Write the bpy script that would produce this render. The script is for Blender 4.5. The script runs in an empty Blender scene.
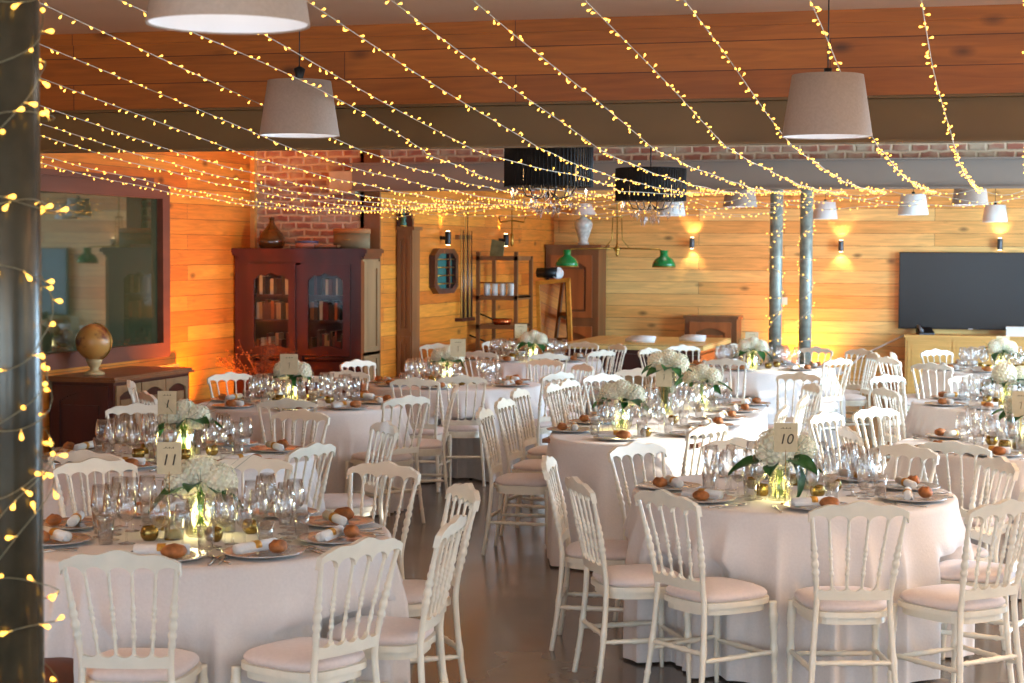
import bpy, math, random
from mathutils import Vector, Matrix, noise
random.seed(7)
C = bpy.context.scene.collection
PI = math.pi
R = math.radians
F = 1800.0                      # focal length in pixels of the 1024 px wide frame
H = 1.88                        # eye height

# ------------------------------------------------------------------ camera
yaw, pitch, roll = R(15.9), R(2.85), 0.005
fw = Vector((-math.sin(yaw)*math.cos(pitch), math.cos(yaw)*math.cos(pitch), -math.sin(pitch)))
r0 = Vector((math.cos(yaw), math.sin(yaw), 0))
u0 = r0.cross(fw)
cr = r0*math.cos(roll)+u0*math.sin(roll)
cu = u0*math.cos(roll)-r0*math.sin(roll)
cd = bpy.data.cameras.new('camera'); cam = bpy.data.objects.new('camera', cd); C.objects.link(cam)
cam.matrix_world = Matrix(((cr.x, cu.x, -fw.x, 0), (cr.y, cu.y, -fw.y, 0), (cr.z, cu.z, -fw.z, H), (0, 0, 0, 1)))
cd.sensor_width = 36; cd.lens = F/1024*36; cd.clip_start = .1; cd.clip_end = 200
cd.dof.use_dof = True; cd.dof.focus_distance = 9.0; cd.dof.aperture_fstop = 6.3
bpy.context.scene.camera = cam
EYE = Vector((0, 0, H))
def ray(px, py): return fw + cr*((px-512)/F) - cu*((py-341.5)/F)
def at(px, py, h):              # where the line of sight meets the level z = h
    d = ray(px, py); t = (h-H)/d.z
    return EYE + d*t
def atZ(px, py, Z): return EYE + ray(px, py)*Z
def atY(px, py, Y): d = ray(px, py); return EYE + d*(Y/d.y)

# ------------------------------------------------------------------ world, sun, exposure
sc = bpy.context.scene
sc.view_settings.view_transform = 'Standard'; sc.view_settings.look = 'None'
sc.view_settings.gamma = 1; sc.view_settings.use_curve_mapping = False
sc.view_settings.exposure = 0.75
sc.cycles.max_bounces = 8; sc.cycles.diffuse_bounces = 4; sc.cycles.glossy_bounces = 4
sc.cycles.transmission_bounces = 6; sc.cycles.transparent_max_bounces = 40
sc.cycles.sample_clamp_indirect = 4; sc.cycles.sample_clamp_direct = 0
sc.cycles.caustics_reflective = False; sc.cycles.caustics_refractive = False
sc.cycles.use_denoising = True
w = bpy.data.worlds.new('sky'); sc.world = w; w.use_nodes = True
bg = w.node_tree.nodes['Background']; bg.inputs[0].default_value = (.6, .8, 1, 1); bg.inputs[1].default_value = 1.6
sun = bpy.data.lights.new('sun', 'SUN'); sun.energy = 5.5; sun.angle = R(.6); sun.color = (1, .93, .82)
so = bpy.data.objects.new('sun', sun); C.objects.link(so)
so.rotation_euler = Vector((-.88, -.30, -.27)).to_track_quat('-Z', 'Y').to_euler()
def area(loc, d, sx, sy, e, col):
    l = bpy.data.lights.new('daylight', 'AREA'); l.shape = 'RECTANGLE'; l.size = sx; l.size_y = sy; l.energy = e; l.color = col
    o = bpy.data.objects.new('daylight', l); C.objects.link(o); o.location = loc
    o.rotation_euler = Vector(d).to_track_quat('-Z', 'Z').to_euler(); return o
RWIN = [(.6, 3.4), (4.4, 7.2), (8.4, 11.2), (12.2, 15.0), (17.9, 20.3)]
XR = 4.6
for a, b in RWIN: area((XR-.06, (a+b)/2, 1.5), (-1, 0, -.08), b-a, 2.3, (25 if a < 8 else 60 if a < 11 else 480), (.48, .74, 1))
for x in (-4.6, -1.2, 2.2): area((x, -2.9, 1.75), (0, 1, -.05), 2.6, 2.2, 62, (.6, .79, 1))

# ------------------------------------------------------------------ mesh builder
class MB:
    def __init__(s): s.v = []; s.f = []; s.m = []; s.sm = []
    def add(s, vs, fs, mi=0, smooth=True):
        b = len(s.v); s.v += [tuple(v) for v in vs]
        for f in fs: s.f.append(tuple(b+i for i in f)); s.m.append(mi); s.sm.append(smooth)
        return s
    def box(s, x0, x1, y0, y1, z0, z1, mi=0):
        return s.add([(x, y, z) for x in (x0, x1) for y in (y0, y1) for z in (z0, z1)],
                     [(0, 1, 3, 2), (4, 6, 7, 5), (0, 4, 5, 1), (2, 3, 7, 6), (0, 2, 6, 4), (1, 5, 7, 3)], mi, False)
    def obox(s, c, ax, ay, az, mi=0):     # oriented box: centre and three half-axes
        c, ax, ay, az = map(Vector, (c, ax, ay, az))
        return s.add([c+ax*i+ay*j+az*k for i in (-1, 1) for j in (-1, 1) for k in (-1, 1)],
                     [(0, 1, 3, 2), (4, 6, 7, 5), (0, 4, 5, 1), (2, 3, 7, 6), (0, 2, 6, 4), (1, 5, 7, 3)], mi, False)
    def lathe(s, prof, n=24, c=(0, 0, 0), mi=0, smooth=True, fn=None):   # prof: (r, z); r=0 closes
        rows = []; vs = []
        for r, z in prof:
            if r < 1e-6: rows.append([len(vs)]); vs.append((c[0], c[1], c[2]+z))
            else:
                row = []
                for i in range(n):
                    a = 2*PI*i/n; q = r*(fn(a, r, z) if fn else 1)
                    row.append(len(vs)); vs.append((c[0]+q*math.cos(a), c[1]+q*math.sin(a), c[2]+z))
                rows.append(row)
        fs = []
        for A, B in zip(rows, rows[1:]):
            for i in range(n):
                j = (i+1) % n
                if len(A) == 1 and len(B) > 1: fs.append((A[0], B[j], B[i]))
                elif len(B) == 1 and len(A) > 1: fs.append((A[i], A[j], B[0]))
                elif len(A) > 1: fs.append((A[i], A[j], B[j], B[i]))
        return s.add(vs, fs, mi, smooth)
    def tube(s, pts, rad, n=8, mi=0, cap=True):
        pts = [Vector(p) for p in pts]
        if not hasattr(rad, '__len__'): rad = [rad]*len(pts)
        vs = []; fs = []; up = Vector((0, 0, 1)); prev = None
        for k, p in enumerate(pts):
            t = (pts[min(k+1, len(pts)-1)]-pts[max(k-1, 0)]).normalized()
            if prev is None:
                a = Vector((1, 0, 0)) if abs(t.x) < .8 else Vector((0, 1, 0))
                prev = (a-t*a.dot(t)).normalized()
            else: prev = (prev-t*prev.dot(t)).normalized()
            b = t.cross(prev)
            for i in range(n):
                an = 2*PI*i/n; vs.append(p+(prev*math.cos(an)+b*math.sin(an))*rad[k])
        for k in range(len(pts)-1):
            for i in range(n):
                j = (i+1) % n; fs.append((k*n+i, k*n+j, (k+1)*n+j, (k+1)*n+i))
        if cap: fs.append(tuple(range(n))[::-1]); fs.append(tuple((len(pts)-1)*n+i for i in range(n)))
        return s.add(vs, fs, mi)
    def board(s, us, top, bot, pos, th, mi=0):   # outline between bot(u) and top(u); pos(u, z, side) -> point
        vs = []; fs = []
        for u in us:
            for z in (bot(u), top(u)):
                for d in (-.5, .5): vs.append(pos(u, z, d*th))
        n = len(us)
        for i in range(n-1):
            a, b = 4*i, 4*i+4
            fs += [(a, a+2, b+2, b), (a+1, b+1, b+3, a+3), (a, b, b+1, a+1), (a+2, a+3, b+3, b+2)]
        fs += [(0, 1, 3, 2), (4*n-4, 4*n-2, 4*n-1, 4*n-3)]
        return s.add(vs, fs, mi, False)
    def slab(s, outline, z0, z1, mi=0, dome=0, inset=0):
        n = len(outline); cx = sum(p[0] for p in outline)/n; cy = sum(p[1] for p in outline)/n
        def ring(k, z): return [(cx+(x-cx)*k, cy+(y-cy)*k, z) for x, y in outline]
        rings = [ring(.94 if dome else 1, z0), ring(1, z0+(z1-z0)*.35), ring(1, z0+(z1-z0)*.65), ring(.95 if dome else 1, z1)]
        if dome: rings += [ring(.8, z1+dome*.6), ring(.45, z1+dome)]
        vs = [v for r in rings for v in r]; fs = []
        for k in range(len(rings)-1):
            for i in range(n): j = (i+1) % n; fs.append((k*n+i, k*n+j, (k+1)*n+j, (k+1)*n+i))
        fs.append(tuple(range(n))[::-1]); fs.append(tuple((len(rings)-1)*n+i for i in range(n)))
        return s.add(vs, fs, mi, bool(dome))
    def ball(s, c, rx, ry=None, rz=None, n=12, m=8, mi=0):
        ry = ry or rx; rz = rz or rx
        vs = [(c[0], c[1], c[2]-rz)]; fs = []
        for k in range(1, m):
            p = -PI/2+PI*k/m
            for i in range(n):
                a = 2*PI*i/n; vs.append((c[0]+rx*math.cos(p)*math.cos(a), c[1]+ry*math.cos(p)*math.sin(a), c[2]+rz*math.sin(p)))
        vs.append((c[0], c[1], c[2]+rz)); L = len(vs)-1
        for i in range(n):
            j = (i+1) % n
            fs.append((0, 1+j, 1+i)); fs.append((L, 1+(m-2)*n+i, 1+(m-2)*n+j))
            for k in range(m-2): fs.append((1+k*n+i, 1+k*n+j, 1+(k+1)*n+j, 1+(k+1)*n+i))
        return s.add(vs, fs, mi)
    def obj(s, name, mats, parent=None):
        me = bpy.data.meshes.new(name); me.from_pydata(s.v, [], s.f)
        for m_ in (mats if isinstance(mats, (list, tuple)) else [mats]): me.materials.append(m_)
        me.polygons.foreach_set('material_index', s.m); me.polygons.foreach_set('use_smooth', s.sm); me.update()
        o = bpy.data.objects.new(name, me); C.objects.link(o)
        if parent: o.parent = parent
        return o
def tag(o, label=None, cat=None, group=None, kind=None):
    if label: o['label'] = label
    if cat: o['category'] = cat
    if group: o['group'] = group
    if kind: o['kind'] = kind
    return o
def thing(name, label, cat, loc=(0, 0, 0), rz=0, group=None):
    o = bpy.data.objects.new(name, None); C.objects.link(o); o.empty_display_size = .1
    o.location = loc; o.rotation_euler = (0, 0, rz); return tag(o, label, cat, group)
KIDS = {}
def kids(o):
    if o.name not in KIDS: KIDS[o.name] = [c for c in C.objects if c.parent == o]
    return KIDS[o.name]
def copy_tree(o, parent=None):
    c = o.copy(); C.objects.link(c); c.parent = parent
    for k in kids(o): copy_tree(k, c)
    return c
class Proto:                    # first use moves the source itself, later uses copy it
    def __init__(s, o): s.o = o; s.used = False
    def put(s, loc, rz=0, label=None, group=None, sc=None, rx=0, ry=0):
        o = s.o if not s.used else copy_tree(s.o)
        if not s.used: kids(s.o); s.used = True
        if s.o is o: [kids(k) for k in kids(o)]
        o.location = loc; o.rotation_euler = (rx, ry, rz)
        if sc: o.scale = sc if hasattr(sc, '__len__') else (sc, sc, sc)
        if label: o['label'] = label
        if group: o['group'] = group
        return o
def struct(o, label=None): o['kind'] = 'structure'; (label and tag(o, label)); return o

# ------------------------------------------------------------------ materials
def lin(c): return tuple(((x/255/12.92) if x/255 <= .04045 else ((x/255+.055)/1.055)**2.4) for x in c)+(1,)
def nd(nt, t, **k):
    n = nt.nodes.new(t)
    for a, b in k.items(): setattr(n, a, b)
    return n
def mat(name, col, rough=.5, metal=0, var=.12, scale=8, bump=0, emit=None, es=0, sheen=0, coat=0, trans=0, aniso=None, sub=0):
    m = bpy.data.materials.new(name); m.use_nodes = True; nt = m.node_tree; b = nt.nodes['Principled BSDF']
    c = lin(col)
    tc = nd(nt, 'ShaderNodeTexCoord'); no = nd(nt, 'ShaderNodeTexNoise'); no.inputs['Scale'].default_value = scale; no.inputs['Detail'].default_value = 4
    if aniso:
        mp = nd(nt, 'ShaderNodeMapping'); mp.inputs['Scale'].default_value = aniso; nt.links.new(tc.outputs['Object'], mp.inputs[0]); nt.links.new(mp.outputs[0], no.inputs['Vector'])
    else: nt.links.new(tc.outputs['Object'], no.inputs['Vector'])
    rp = nd(nt, 'ShaderNodeValToRGB'); e = rp.color_ramp.elements
    e[0].position = .3; e[1].position = .7
    e[0].color = tuple(x*(1-var) for x in c[:3])+(1,); e[1].color = tuple(min(1, x*(1+var)) for x in c[:3])+(1,)
    nt.links.new(no.outputs['Fac'], rp.inputs[0]); nt.links.new(rp.outputs[0], b.inputs['Base Color'])
    b.inputs['Roughness'].default_value = rough; b.inputs['Metallic'].default_value = metal
    if bump:
        bp = nd(nt, 'ShaderNodeBump'); bp.inputs['Strength'].default_value = bump; bp.inputs['Distance'].default_value = .01
        nt.links.new(no.outputs['Fac'], bp.inputs['Height']); nt.links.new(bp.outputs[0], b.inputs['Normal'])
    if emit: b.inputs['Emission Color'].default_value = lin(emit); b.inputs['Emission Strength'].default_value = es
    if sheen: b.inputs['Sheen Weight'].default_value = sheen
    if coat: b.inputs['Coat Weight'].default_value = coat; b.inputs['Coat Roughness'].default_value = .15
    if sub: b.inputs['Subsurface Weight'].default_value = sub
    return m
def planks(name, axis, lo, hi, bh, bl, dark=(140, 74, 30), rough=.45, coat=.15, knot=1.0):
    m = bpy.data.materials.new(name); m.use_nodes = True; nt = m.node_tree; b = nt.nodes['Principled BSDF']; L = nt.links.new
    tc = nd(nt, 'ShaderNodeTexCoord'); sp = nd(nt, 'ShaderNodeSeparateXYZ'); L(tc.outputs['Object'], sp.inputs[0])
    cb = nd(nt, 'ShaderNodeCombineXYZ'); ax = {'x': (0, 2), 'y': (1, 2), 'xy': (0, 1)}[axis]
    L(sp.outputs[ax[0]], cb.inputs[0]); L(sp.outputs[ax[1]], cb.inputs[1])
    br = nd(nt, 'ShaderNodeTexBrick'); br.offset = .37; br.inputs['Scale'].default_value = 1
    br.inputs['Mortar Size'].default_value = .0028; br.inputs['Mortar Smooth'].default_value = .3
    br.inputs['Brick Width'].default_value = bl; br.inputs['Row Height'].default_value = bh
    br.inputs['Color1'].default_value = lin(lo); br.inputs['Color2'].default_value = lin(hi); br.inputs['Mortar'].default_value = lin(dark)
    L(cb.outputs[0], br.inputs['Vector'])
    mp = nd(nt, 'ShaderNodeMapping'); mp.inputs['Scale'].default_value = (1.2, 16, 1); L(cb.outputs[0], mp.inputs[0])
    no = nd(nt, 'ShaderNodeTexNoise'); no.inputs['Scale'].default_value = 1.6; no.inputs['Detail'].default_value = 6; no.inputs['Distortion'].default_value = 1.2
    L(mp.outputs[0], no.inputs['Vector'])
    r1 = nd(nt, 'ShaderNodeMapRange'); r1.inputs['From Min'].default_value = .3; r1.inputs['From Max'].default_value = .7
    r1.inputs['To Min'].default_value = .76; r1.inputs['To Max'].default_value = 1.1; L(no.outputs['Fac'], r1.inputs[0])
    mp2 = nd(nt, 'ShaderNodeMapping'); mp2.inputs['Scale'].default_value = (2.0, 4.2, 1); L(cb.outputs[0], mp2.inputs[0])
    vo = nd(nt, 'ShaderNodeTexVoronoi'); vo.inputs['Scale'].default_value = 1.0; L(mp2.outputs[0], vo.inputs['Vector'])
    r2 = nd(nt, 'ShaderNodeMapRange'); r2.inputs['From Min'].default_value = .04; r2.inputs['From Max'].default_value = .17
    r2.inputs['To Min'].default_value = 1-.65*knot; r2.inputs['To Max'].default_value = 1; L(vo.outputs['Distance'], r2.inputs[0])
    mu = nd(nt, 'ShaderNodeMath', operation='MULTIPLY'); L(r1.outputs[0], mu.inputs[0]); L(r2.outputs[0], mu.inputs[1])
    mx = nd(nt, 'ShaderNodeVectorMath', operation='SCALE'); L(br.outputs['Color'], mx.inputs[0]); L(mu.outputs[0], mx.inputs['Scale'])
    L(mx.outputs[0], b.inputs['Base Color'])
    bp = nd(nt, 'ShaderNodeBump'); bp.inputs['Strength'].default_value = .5; bp.inputs['Distance'].default_value = .006; bp.invert = True
    L(br.outputs['Fac'], bp.inputs['Height']); L(bp.outputs[0], b.inputs['Normal'])
    b.inputs['Roughness'].default_value = rough; b.inputs['Coat Weight'].default_value = coat; b.inputs['Coat Roughness'].default_value = .25
    return m
def bricks(name):
    m = bpy.data.materials.new(name); m.use_nodes = True; nt = m.node_tree; b = nt.nodes['Principled BSDF']; L = nt.links.new
    tc = nd(nt, 'ShaderNodeTexCoord'); sp = nd(nt, 'ShaderNodeSeparateXYZ'); L(tc.outputs['Object'], sp.inputs[0])
    cb = nd(nt, 'ShaderNodeCombineXYZ'); L(sp.outputs[0], cb.inputs[0]); L(sp.outputs[2], cb.inputs[1])
    wn = nd(nt, 'ShaderNodeTexNoise'); wn.inputs['Scale'].default_value = 9; wn.inputs['Detail'].default_value = 3; L(cb.outputs[0], wn.inputs['Vector'])
    ad = nd(nt, 'ShaderNodeVectorMath', operation='MULTIPLY_ADD'); L(wn.outputs['Color'], ad.inputs[0]); ad.inputs[1].default_value = (.045, .04, 0); L(cb.outputs[0], ad.inputs[2])
    br = nd(nt, 'ShaderNodeTexBrick'); br.inputs['Scale'].default_value = 1; br.inputs['Mortar Size'].default_value = .02; br.inputs['Mortar Smooth'].default_value = .8
    br.inputs['Brick Width'].default_value = .17; br.inputs['Row Height'].default_value = .073
    br.inputs['Color1'].default_value = lin((164, 100, 80)); br.inputs['Color2'].default_value = lin((168, 122, 100)); br.inputs['Mortar'].default_value = lin((214, 190, 160))
    L(ad.outputs[0], br.inputs['Vector'])
    n2 = nd(nt, 'ShaderNodeTexNoise'); n2.inputs['Scale'].default_value = 3.5; n2.inputs['Detail'].default_value = 5; L(cb.outputs[0], n2.inputs['Vector'])
    rp = nd(nt, 'ShaderNodeMapRange'); rp.inputs['From Min'].default_value = .46; rp.inputs['From Max'].default_value = .62; rp.inputs['To Max'].default_value = .75; L(n2.outputs['Fac'], rp.inputs[0])
    mx = nd(nt, 'ShaderNodeMix', data_type='RGBA'); L(rp.outputs[0], mx.inputs[0]); L(br.outputs['Color'], mx.inputs[6]); mx.inputs[7].default_value = lin((190, 176, 150))
    L(mx.outputs[2], b.inputs['Base Color']); b.inputs['Roughness'].default_value = .9
    bp = nd(nt, 'ShaderNodeBump'); bp.inputs['Strength'].default_value = .7; bp.inputs['Distance'].default_value = .015; bp.invert = True
    L(br.outputs['Fac'], bp.inputs['Height']); L(bp.outputs[0], b.inputs['Normal']); return m
def thin_glass(name, tint=(1, 1, 1), blend=.22, rough=.02, lo=.06, hi=.85):
    m = bpy.data.materials.new(name); m.use_nodes = True; nt = m.node_tree; nt.nodes.remove(nt.nodes['Principled BSDF']); L = nt.links.new
    o = nt.nodes['Material Output']; t = nd(nt, 'ShaderNodeBsdfTransparent'); t.inputs[0].default_value = tint+(1,)
    g = nd(nt, 'ShaderNodeBsdfGlossy'); g.inputs['Roughness'].default_value = rough
    lw = nd(nt, 'ShaderNodeLayerWeight'); lw.inputs[0].default_value = blend
    mr = nd(nt, 'ShaderNodeMapRange'); mr.inputs['To Min'].default_value = lo; mr.inputs['To Max'].default_value = hi; L(lw.outputs['Facing'], mr.inputs[0])
    mx = nd(nt, 'ShaderNodeMixShader'); L(mr.outputs[0], mx.inputs[0]); L(t.outputs[0], mx.inputs[1]); L(g.outputs[0], mx.inputs[2]); L(mx.outputs[0], o.inputs[0]); return m
def emis(name, col, s, sample=True):
    m = mat(name, col, .4, emit=col, es=s, var=.02)
    if not sample: m.cycles.emission_sampling = 'NONE'
    return m

PLY = planks('pine_boards_side_amber_lit', 'y', (212, 108, 26), (240, 152, 52), .145, 2.6)  # same pine as the back boards, amber lamplight put into the colours
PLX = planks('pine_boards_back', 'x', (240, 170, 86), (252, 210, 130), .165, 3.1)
GLU = planks('timber_beam_boards', 'x', (160, 84, 18), (190, 108, 32), .16, 2.8, rough=.6, dark=(96, 44, 14))
BRK = bricks('old_brick')
STEEL2 = mat('grey_painted_steel', (138, 124, 112), .55, .0, .06, 2)
STEEL = mat('taupe_painted_steel', (124, 92, 50), .55, .0, .06, 2)
STEELG = mat('galvanised_steel', (150, 152, 140), .4, .25, .25, 14)
STEELD = mat('dark_patinated_steel', (66, 60, 46), .26, .3, .35, 9)
CEIL = mat('ceiling_render', (232, 204, 182), .9, 0, .05, 1.5)
PLAST = mat('painted_wall', (214, 206, 194), .9, 0, .04, 2)
WHITE = mat('white_lacquer', (240, 231, 212), .32, 0, .03, 20, coat=.25)
CUSH = mat('cushion_fabric', (226, 210, 204), .85, 0, .04, 60, bump=.1, sheen=.3)
CLOTH = mat('table_linen', (226, 217, 212), .85, 0, .03, 90, bump=.08, sheen=.2)
NAPK = mat('napkin_linen', (236, 232, 228), .9, 0, .04, 80, bump=.1)
GOLDB = mat('gold_jute_band', (205, 150, 62), .5, .35, .2, 120, bump=.2)
GOLD = mat('gilt', (226, 172, 76), .42, .55, .15, 20)
BRASS = mat('aged_brass', (170, 130, 60), .35, .9, .2, 20)
BREAD = mat('bread_crust', (170, 104, 54), .65, 0, .45, 30, bump=.5)
CHARG = mat('silver_charger', (205, 200, 196), .22, .6, .05, 30)
GLASS = thin_glass('clear_glass', (1, 1, 1), .32, .01, .04, .95)
VGLASS = thin_glass('vase_glass', (.96, .98, .9), .3)
PANE = thin_glass('pane', (.95, .96, .95), .1, .01, .02, .25)
CUTL = mat('cutlery_steel', (200, 196, 190), .18, 1, .05, 20)
HYD = mat('hydrangea_petals', (240, 232, 206), .8, 0, .1, 30, sub=.1)
LEAF = mat('glossy_leaf', (32, 84, 34), .35, 0, .35, 14)
STALK = mat('stems', (92, 130, 40), .5, 0, .2, 30)
PAPER = mat('kraft_card', (206, 188, 152), .8, 0, .05, 40)
INK = mat('dark_ink', (60, 46, 34), .8)
MAHO = mat('mahogany', (66, 18, 9), .32, 0, .3, 6, aniso=(1, 1, .15), coat=.3)
WALN = mat('walnut', (126, 78, 42), .42, 0, .28, 6, aniso=(1, 1, .12), coat=.15)
WALD = mat('walnut_door', (164, 92, 44), .38, 0, .3, 6, aniso=(1, 1, .12), coat=.25)
WOODG = mat('grey_brown_wood', (150, 116, 78), .5, 0, .25, 6, aniso=(1, 1, .12))
PINE = mat('light_pine', (222, 168, 92), .45, 0, .15, 5, aniso=(.3, 3, 3), coat=.1)
BLACK = mat('black_metal', (24, 22, 22), .4, .3, .1)
BLKF = mat('black_fringe', (14, 12, 13), .7, 0, .3, 60)
LINEN = mat('lampshade_linen', (176, 154, 138), .85, 0, .06, 90, bump=.12)
LINW = mat('white_lampshade', (236, 230, 222), .85, 0, .03, 60)
INNER = mat('shade_lining', (226, 226, 230), .7, 0, .02)
GREENS = mat('green_enamel', (8, 118, 54), .2, 0, .1, coat=.5)
WIRED = mat('greenish_wire', (120, 112, 84), .5, 0, .05)
WIRE = mat('clear_wire', (205, 196, 180), .4, 0, .05)
LED = emis('warm_led', (255, 190, 76), 2.4, False)
LEDC = mat('led_cap', (240, 210, 120), .4, 0, .05, emit=(255, 190, 70), es=.5)
LEDC.cycles.emission_sampling = 'NONE'
VLED = emis('vase_led', (255, 226, 130), 3.2, False)
GLOWB = emis('bulb_glow', (255, 214, 150), 14, False)
TVM = mat('tv_screen', (16, 16, 20), .3, 0, .1, 2, coat=.15)
CRYS = thin_glass('crystal', (.95, .95, .97), .3, .05, .15, .7)
COPPER = mat('copper', (196, 104, 60), .25, 1, .1)
BOOKM = [mat('book_cover_%s' % n, c, .6, 0, .1) for n, c in (('brown', (92, 48, 26)), ('tan', (176, 134, 88)), ('red', (110, 30, 22)), ('cream', (206, 190, 160)), ('dark', (48, 30, 22)), ('blue', (60, 70, 84)), ('orange', (170, 92, 40)))]
PAGES = mat('pages', (214, 200, 172), .9, 0, .1, 40)

# ------------------------------------------------------------------ the room
XL1, YB, XL2, YE, ZC = -7.65, 17.1, -6.27, 24.1, 3.19
def floor_mat():
    m = bpy.data.materials.new('polished_concrete_tiles'); m.use_nodes = True; nt = m.node_tree; b = nt.nodes['Principled BSDF']; L = nt.links.new
    tc = nd(nt, 'ShaderNodeTexCoord'); mp = nd(nt, 'ShaderNodeMapping'); mp.inputs['Rotation'].default_value = (0, 0, R(-1)); mp.inputs['Location'].default_value = (.35, .12, 0)
    L(tc.outputs['Object'], mp.inputs[0])
    br = nd(nt, 'ShaderNodeTexBrick'); br.offset = 0; br.inputs['Scale'].default_value = 1; br.inputs['Mortar Size'].default_value = .004; br.inputs['Brick Width'].default_value = 2.4; br.inputs['Row Height'].default_value = 1.18
    br.inputs['Color1'].default_value = lin((106, 94, 84)); br.inputs['Color2'].default_value = lin((122, 108, 96)); br.inputs['Mortar'].default_value = lin((62, 50, 42)); L(mp.outputs[0], br.inputs['Vector'])
    no = nd(nt, 'ShaderNodeTexNoise'); no.inputs['Scale'].default_value = 1.7; no.inputs['Detail'].default_value = 8; L(tc.outputs['Object'], no.inputs['Vector'])
    r1 = nd(nt, 'ShaderNodeMapRange'); r1.inputs['From Min'].default_value = .3; r1.inputs['From Max'].default_value = .7; r1.inputs['To Min'].default_value = .8; r1.inputs['To Max'].default_value = 1.12; L(no.outputs['Fac'], r1.inputs[0])
    mx = nd(nt, 'ShaderNodeVectorMath', operation='SCALE'); L(br.outputs['Color'], mx.inputs[0]); L(r1.outputs[0], mx.inputs['Scale']); L(mx.outputs[0], b.inputs['Base Color'])
    r2 = nd(nt, 'ShaderNodeMapRange'); r2.inputs['To Min'].default_value = .1; r2.inputs['To Max'].default_value = .3; L(no.outputs['Fac'], r2.inputs[0]); L(r2.outputs[0], b.inputs['Roughness'])
    b.inputs['Specular IOR Level'].default_value = .7; return m
struct(MB().box(XL1-.2, XR+.2, -3.2, YE+.2, -.1, 0).obj('floor', floor_mat()))
struct(MB().box(XL1-.2, XR+.2, -3.2, YE+.2, ZC, ZC+.15).obj('ceiling', CEIL))
W0, W1, WZ0, WZ1 = 10.6, 15.14, .90, 2.48           # interior window in the side wall
m = MB(); m.box(XL1-.2, XL1, -3, W0, 0, ZC); m.box(XL1-.2, XL1, W1, YB+.2, 0, ZC); m.box(XL1-.2, XL1, W0, W1, 0, WZ0); m.box(XL1-.2, XL1, W0, W1, WZ1, ZC)
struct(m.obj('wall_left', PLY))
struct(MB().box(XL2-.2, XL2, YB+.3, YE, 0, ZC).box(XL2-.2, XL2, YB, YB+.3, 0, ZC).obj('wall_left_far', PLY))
ZB = 2.48
struct(MB().box(XL1, XL2-.02, YB, YB+.3, 0, ZB).box(XL1, XR, YB, YB+.3, ZB+.29, ZC).box(XL1, XL2+.0, YB, YB+.3, ZB, ZB+.29).obj('wall_brick', BRK))
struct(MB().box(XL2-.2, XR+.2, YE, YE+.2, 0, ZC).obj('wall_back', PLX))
m = MB(); ys = [-3.2]+[y for a in RWIN for y in a]+[YE]
for i in range(0, len(ys), 2): m.box(XR, XR+.25, ys[i], ys[i+1], 0, ZC)
for a, b in RWIN: m.box(XR, XR+.25, a, b, 0, .3); m.box(XR, XR+.25, a, b, 3.02, ZC)
struct(m.obj('wall_right', PLAST))
FW = [(-5.9, -3.3), (-2.5, .1), (.9, 3.5)]
m = MB(); xs = [XL1]+[x for a in FW for x in a]+[XR]
for i in range(0, len(xs), 2): m.box(xs[i], xs[i+1], -3.2, -3, 0, ZC)
for a, b in FW: m.box(a, b, -3.2, -3, 0, .6); m.box(a, b, -3.2, -3, 2.9, ZC)
struct(m.obj('wall_front', PLAST))
k = 2
for a, b in RWIN:
    m = MB()
    for y in (a, (a+b)/2-.03, b-.06): m.box(XR+.08, XR+.16, y, y+.06, .36, 2.96)
    for z in (.3, 2.96): m.box(XR+.08, XR+.16, a, b, z, z+.06)
    o = struct(m.obj('window_%d' % k, BLACK)); g = MB().box(XR+.115, XR+.12, a, b, .3, 3.02).obj('window_pane', PANE, o); k += 1
for a, b in FW:
    m = MB()
    for x in (a, (a+b)/2-.03, b-.06): m.box(x, x+.06, -3.14, -3.06, .66, 2.84)
    for z in (.6, 2.84): m.box(a, b, -3.14, -3.06, z, z+.06)
    o = struct(m.obj('window_%d' % k, BLACK)); g = MB().box(a, b, -3.105, -3.1, .6, 2.9).obj('window_pane', PANE, o); k += 1
struct(MB().box(8.5, 9.0, -6, 13.0, 0, 7).obj('sun_blocking_wall', PLAST)); struct(MB().box(XR+.25, 40, -12, 40, -.1, 0).obj('exterior_ground', mat('pale_gravel', (190, 184, 170), .9)))  # unseen wall added outside to keep the sun off the front tables
# interior window with brown frame, a dim grey-green room behind its glass
FRM = mat('brown_window_frame', (110, 60, 38), .5, 0, .2, 6, aniso=(1, .2, 1))
m = MB()
for (a, b, c, d) in ((W0, W1, WZ0, WZ0+.13), (W0, W1, WZ1-.13, WZ1), (W1-.14, W1, WZ0+.13, WZ1-.13), (W0, W0+.14, WZ0+.13, WZ1-.13)): m.box(XL1-.03, XL1+.05, a, b, c, d)
m.box(XL1+.001, XL1+.07, W0-.05, W1-.35, WZ1+.001, WZ1+.05)
o = struct(m.obj('window_1', FRM))
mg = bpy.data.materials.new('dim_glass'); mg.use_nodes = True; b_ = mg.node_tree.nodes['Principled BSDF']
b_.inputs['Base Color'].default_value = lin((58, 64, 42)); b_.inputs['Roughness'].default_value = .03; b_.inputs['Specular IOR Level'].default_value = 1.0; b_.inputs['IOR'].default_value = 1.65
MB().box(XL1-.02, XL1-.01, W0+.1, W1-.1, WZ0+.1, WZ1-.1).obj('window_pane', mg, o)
struct(MB().box(XL1, XL1+.04, W0-.3, W1+.2, WZ0-.14, WZ0-.08).obj('window_sill', WOODG))
struct(MB().box(XL1, XL1+.05, YB-.06, YB, 0, ZC).obj('trim_1', PINE))
struct(MB().box(XL2-.15, XL2+.02, YB-.03, YB+.0, 0, ZC).obj('trim_2', WALN))
struct(MB().box(XL2, XR, YE-.04, YE, .06, .2).obj('baseboard_back', mat('pale_skirting', (214, 176, 128), .5)))
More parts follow.
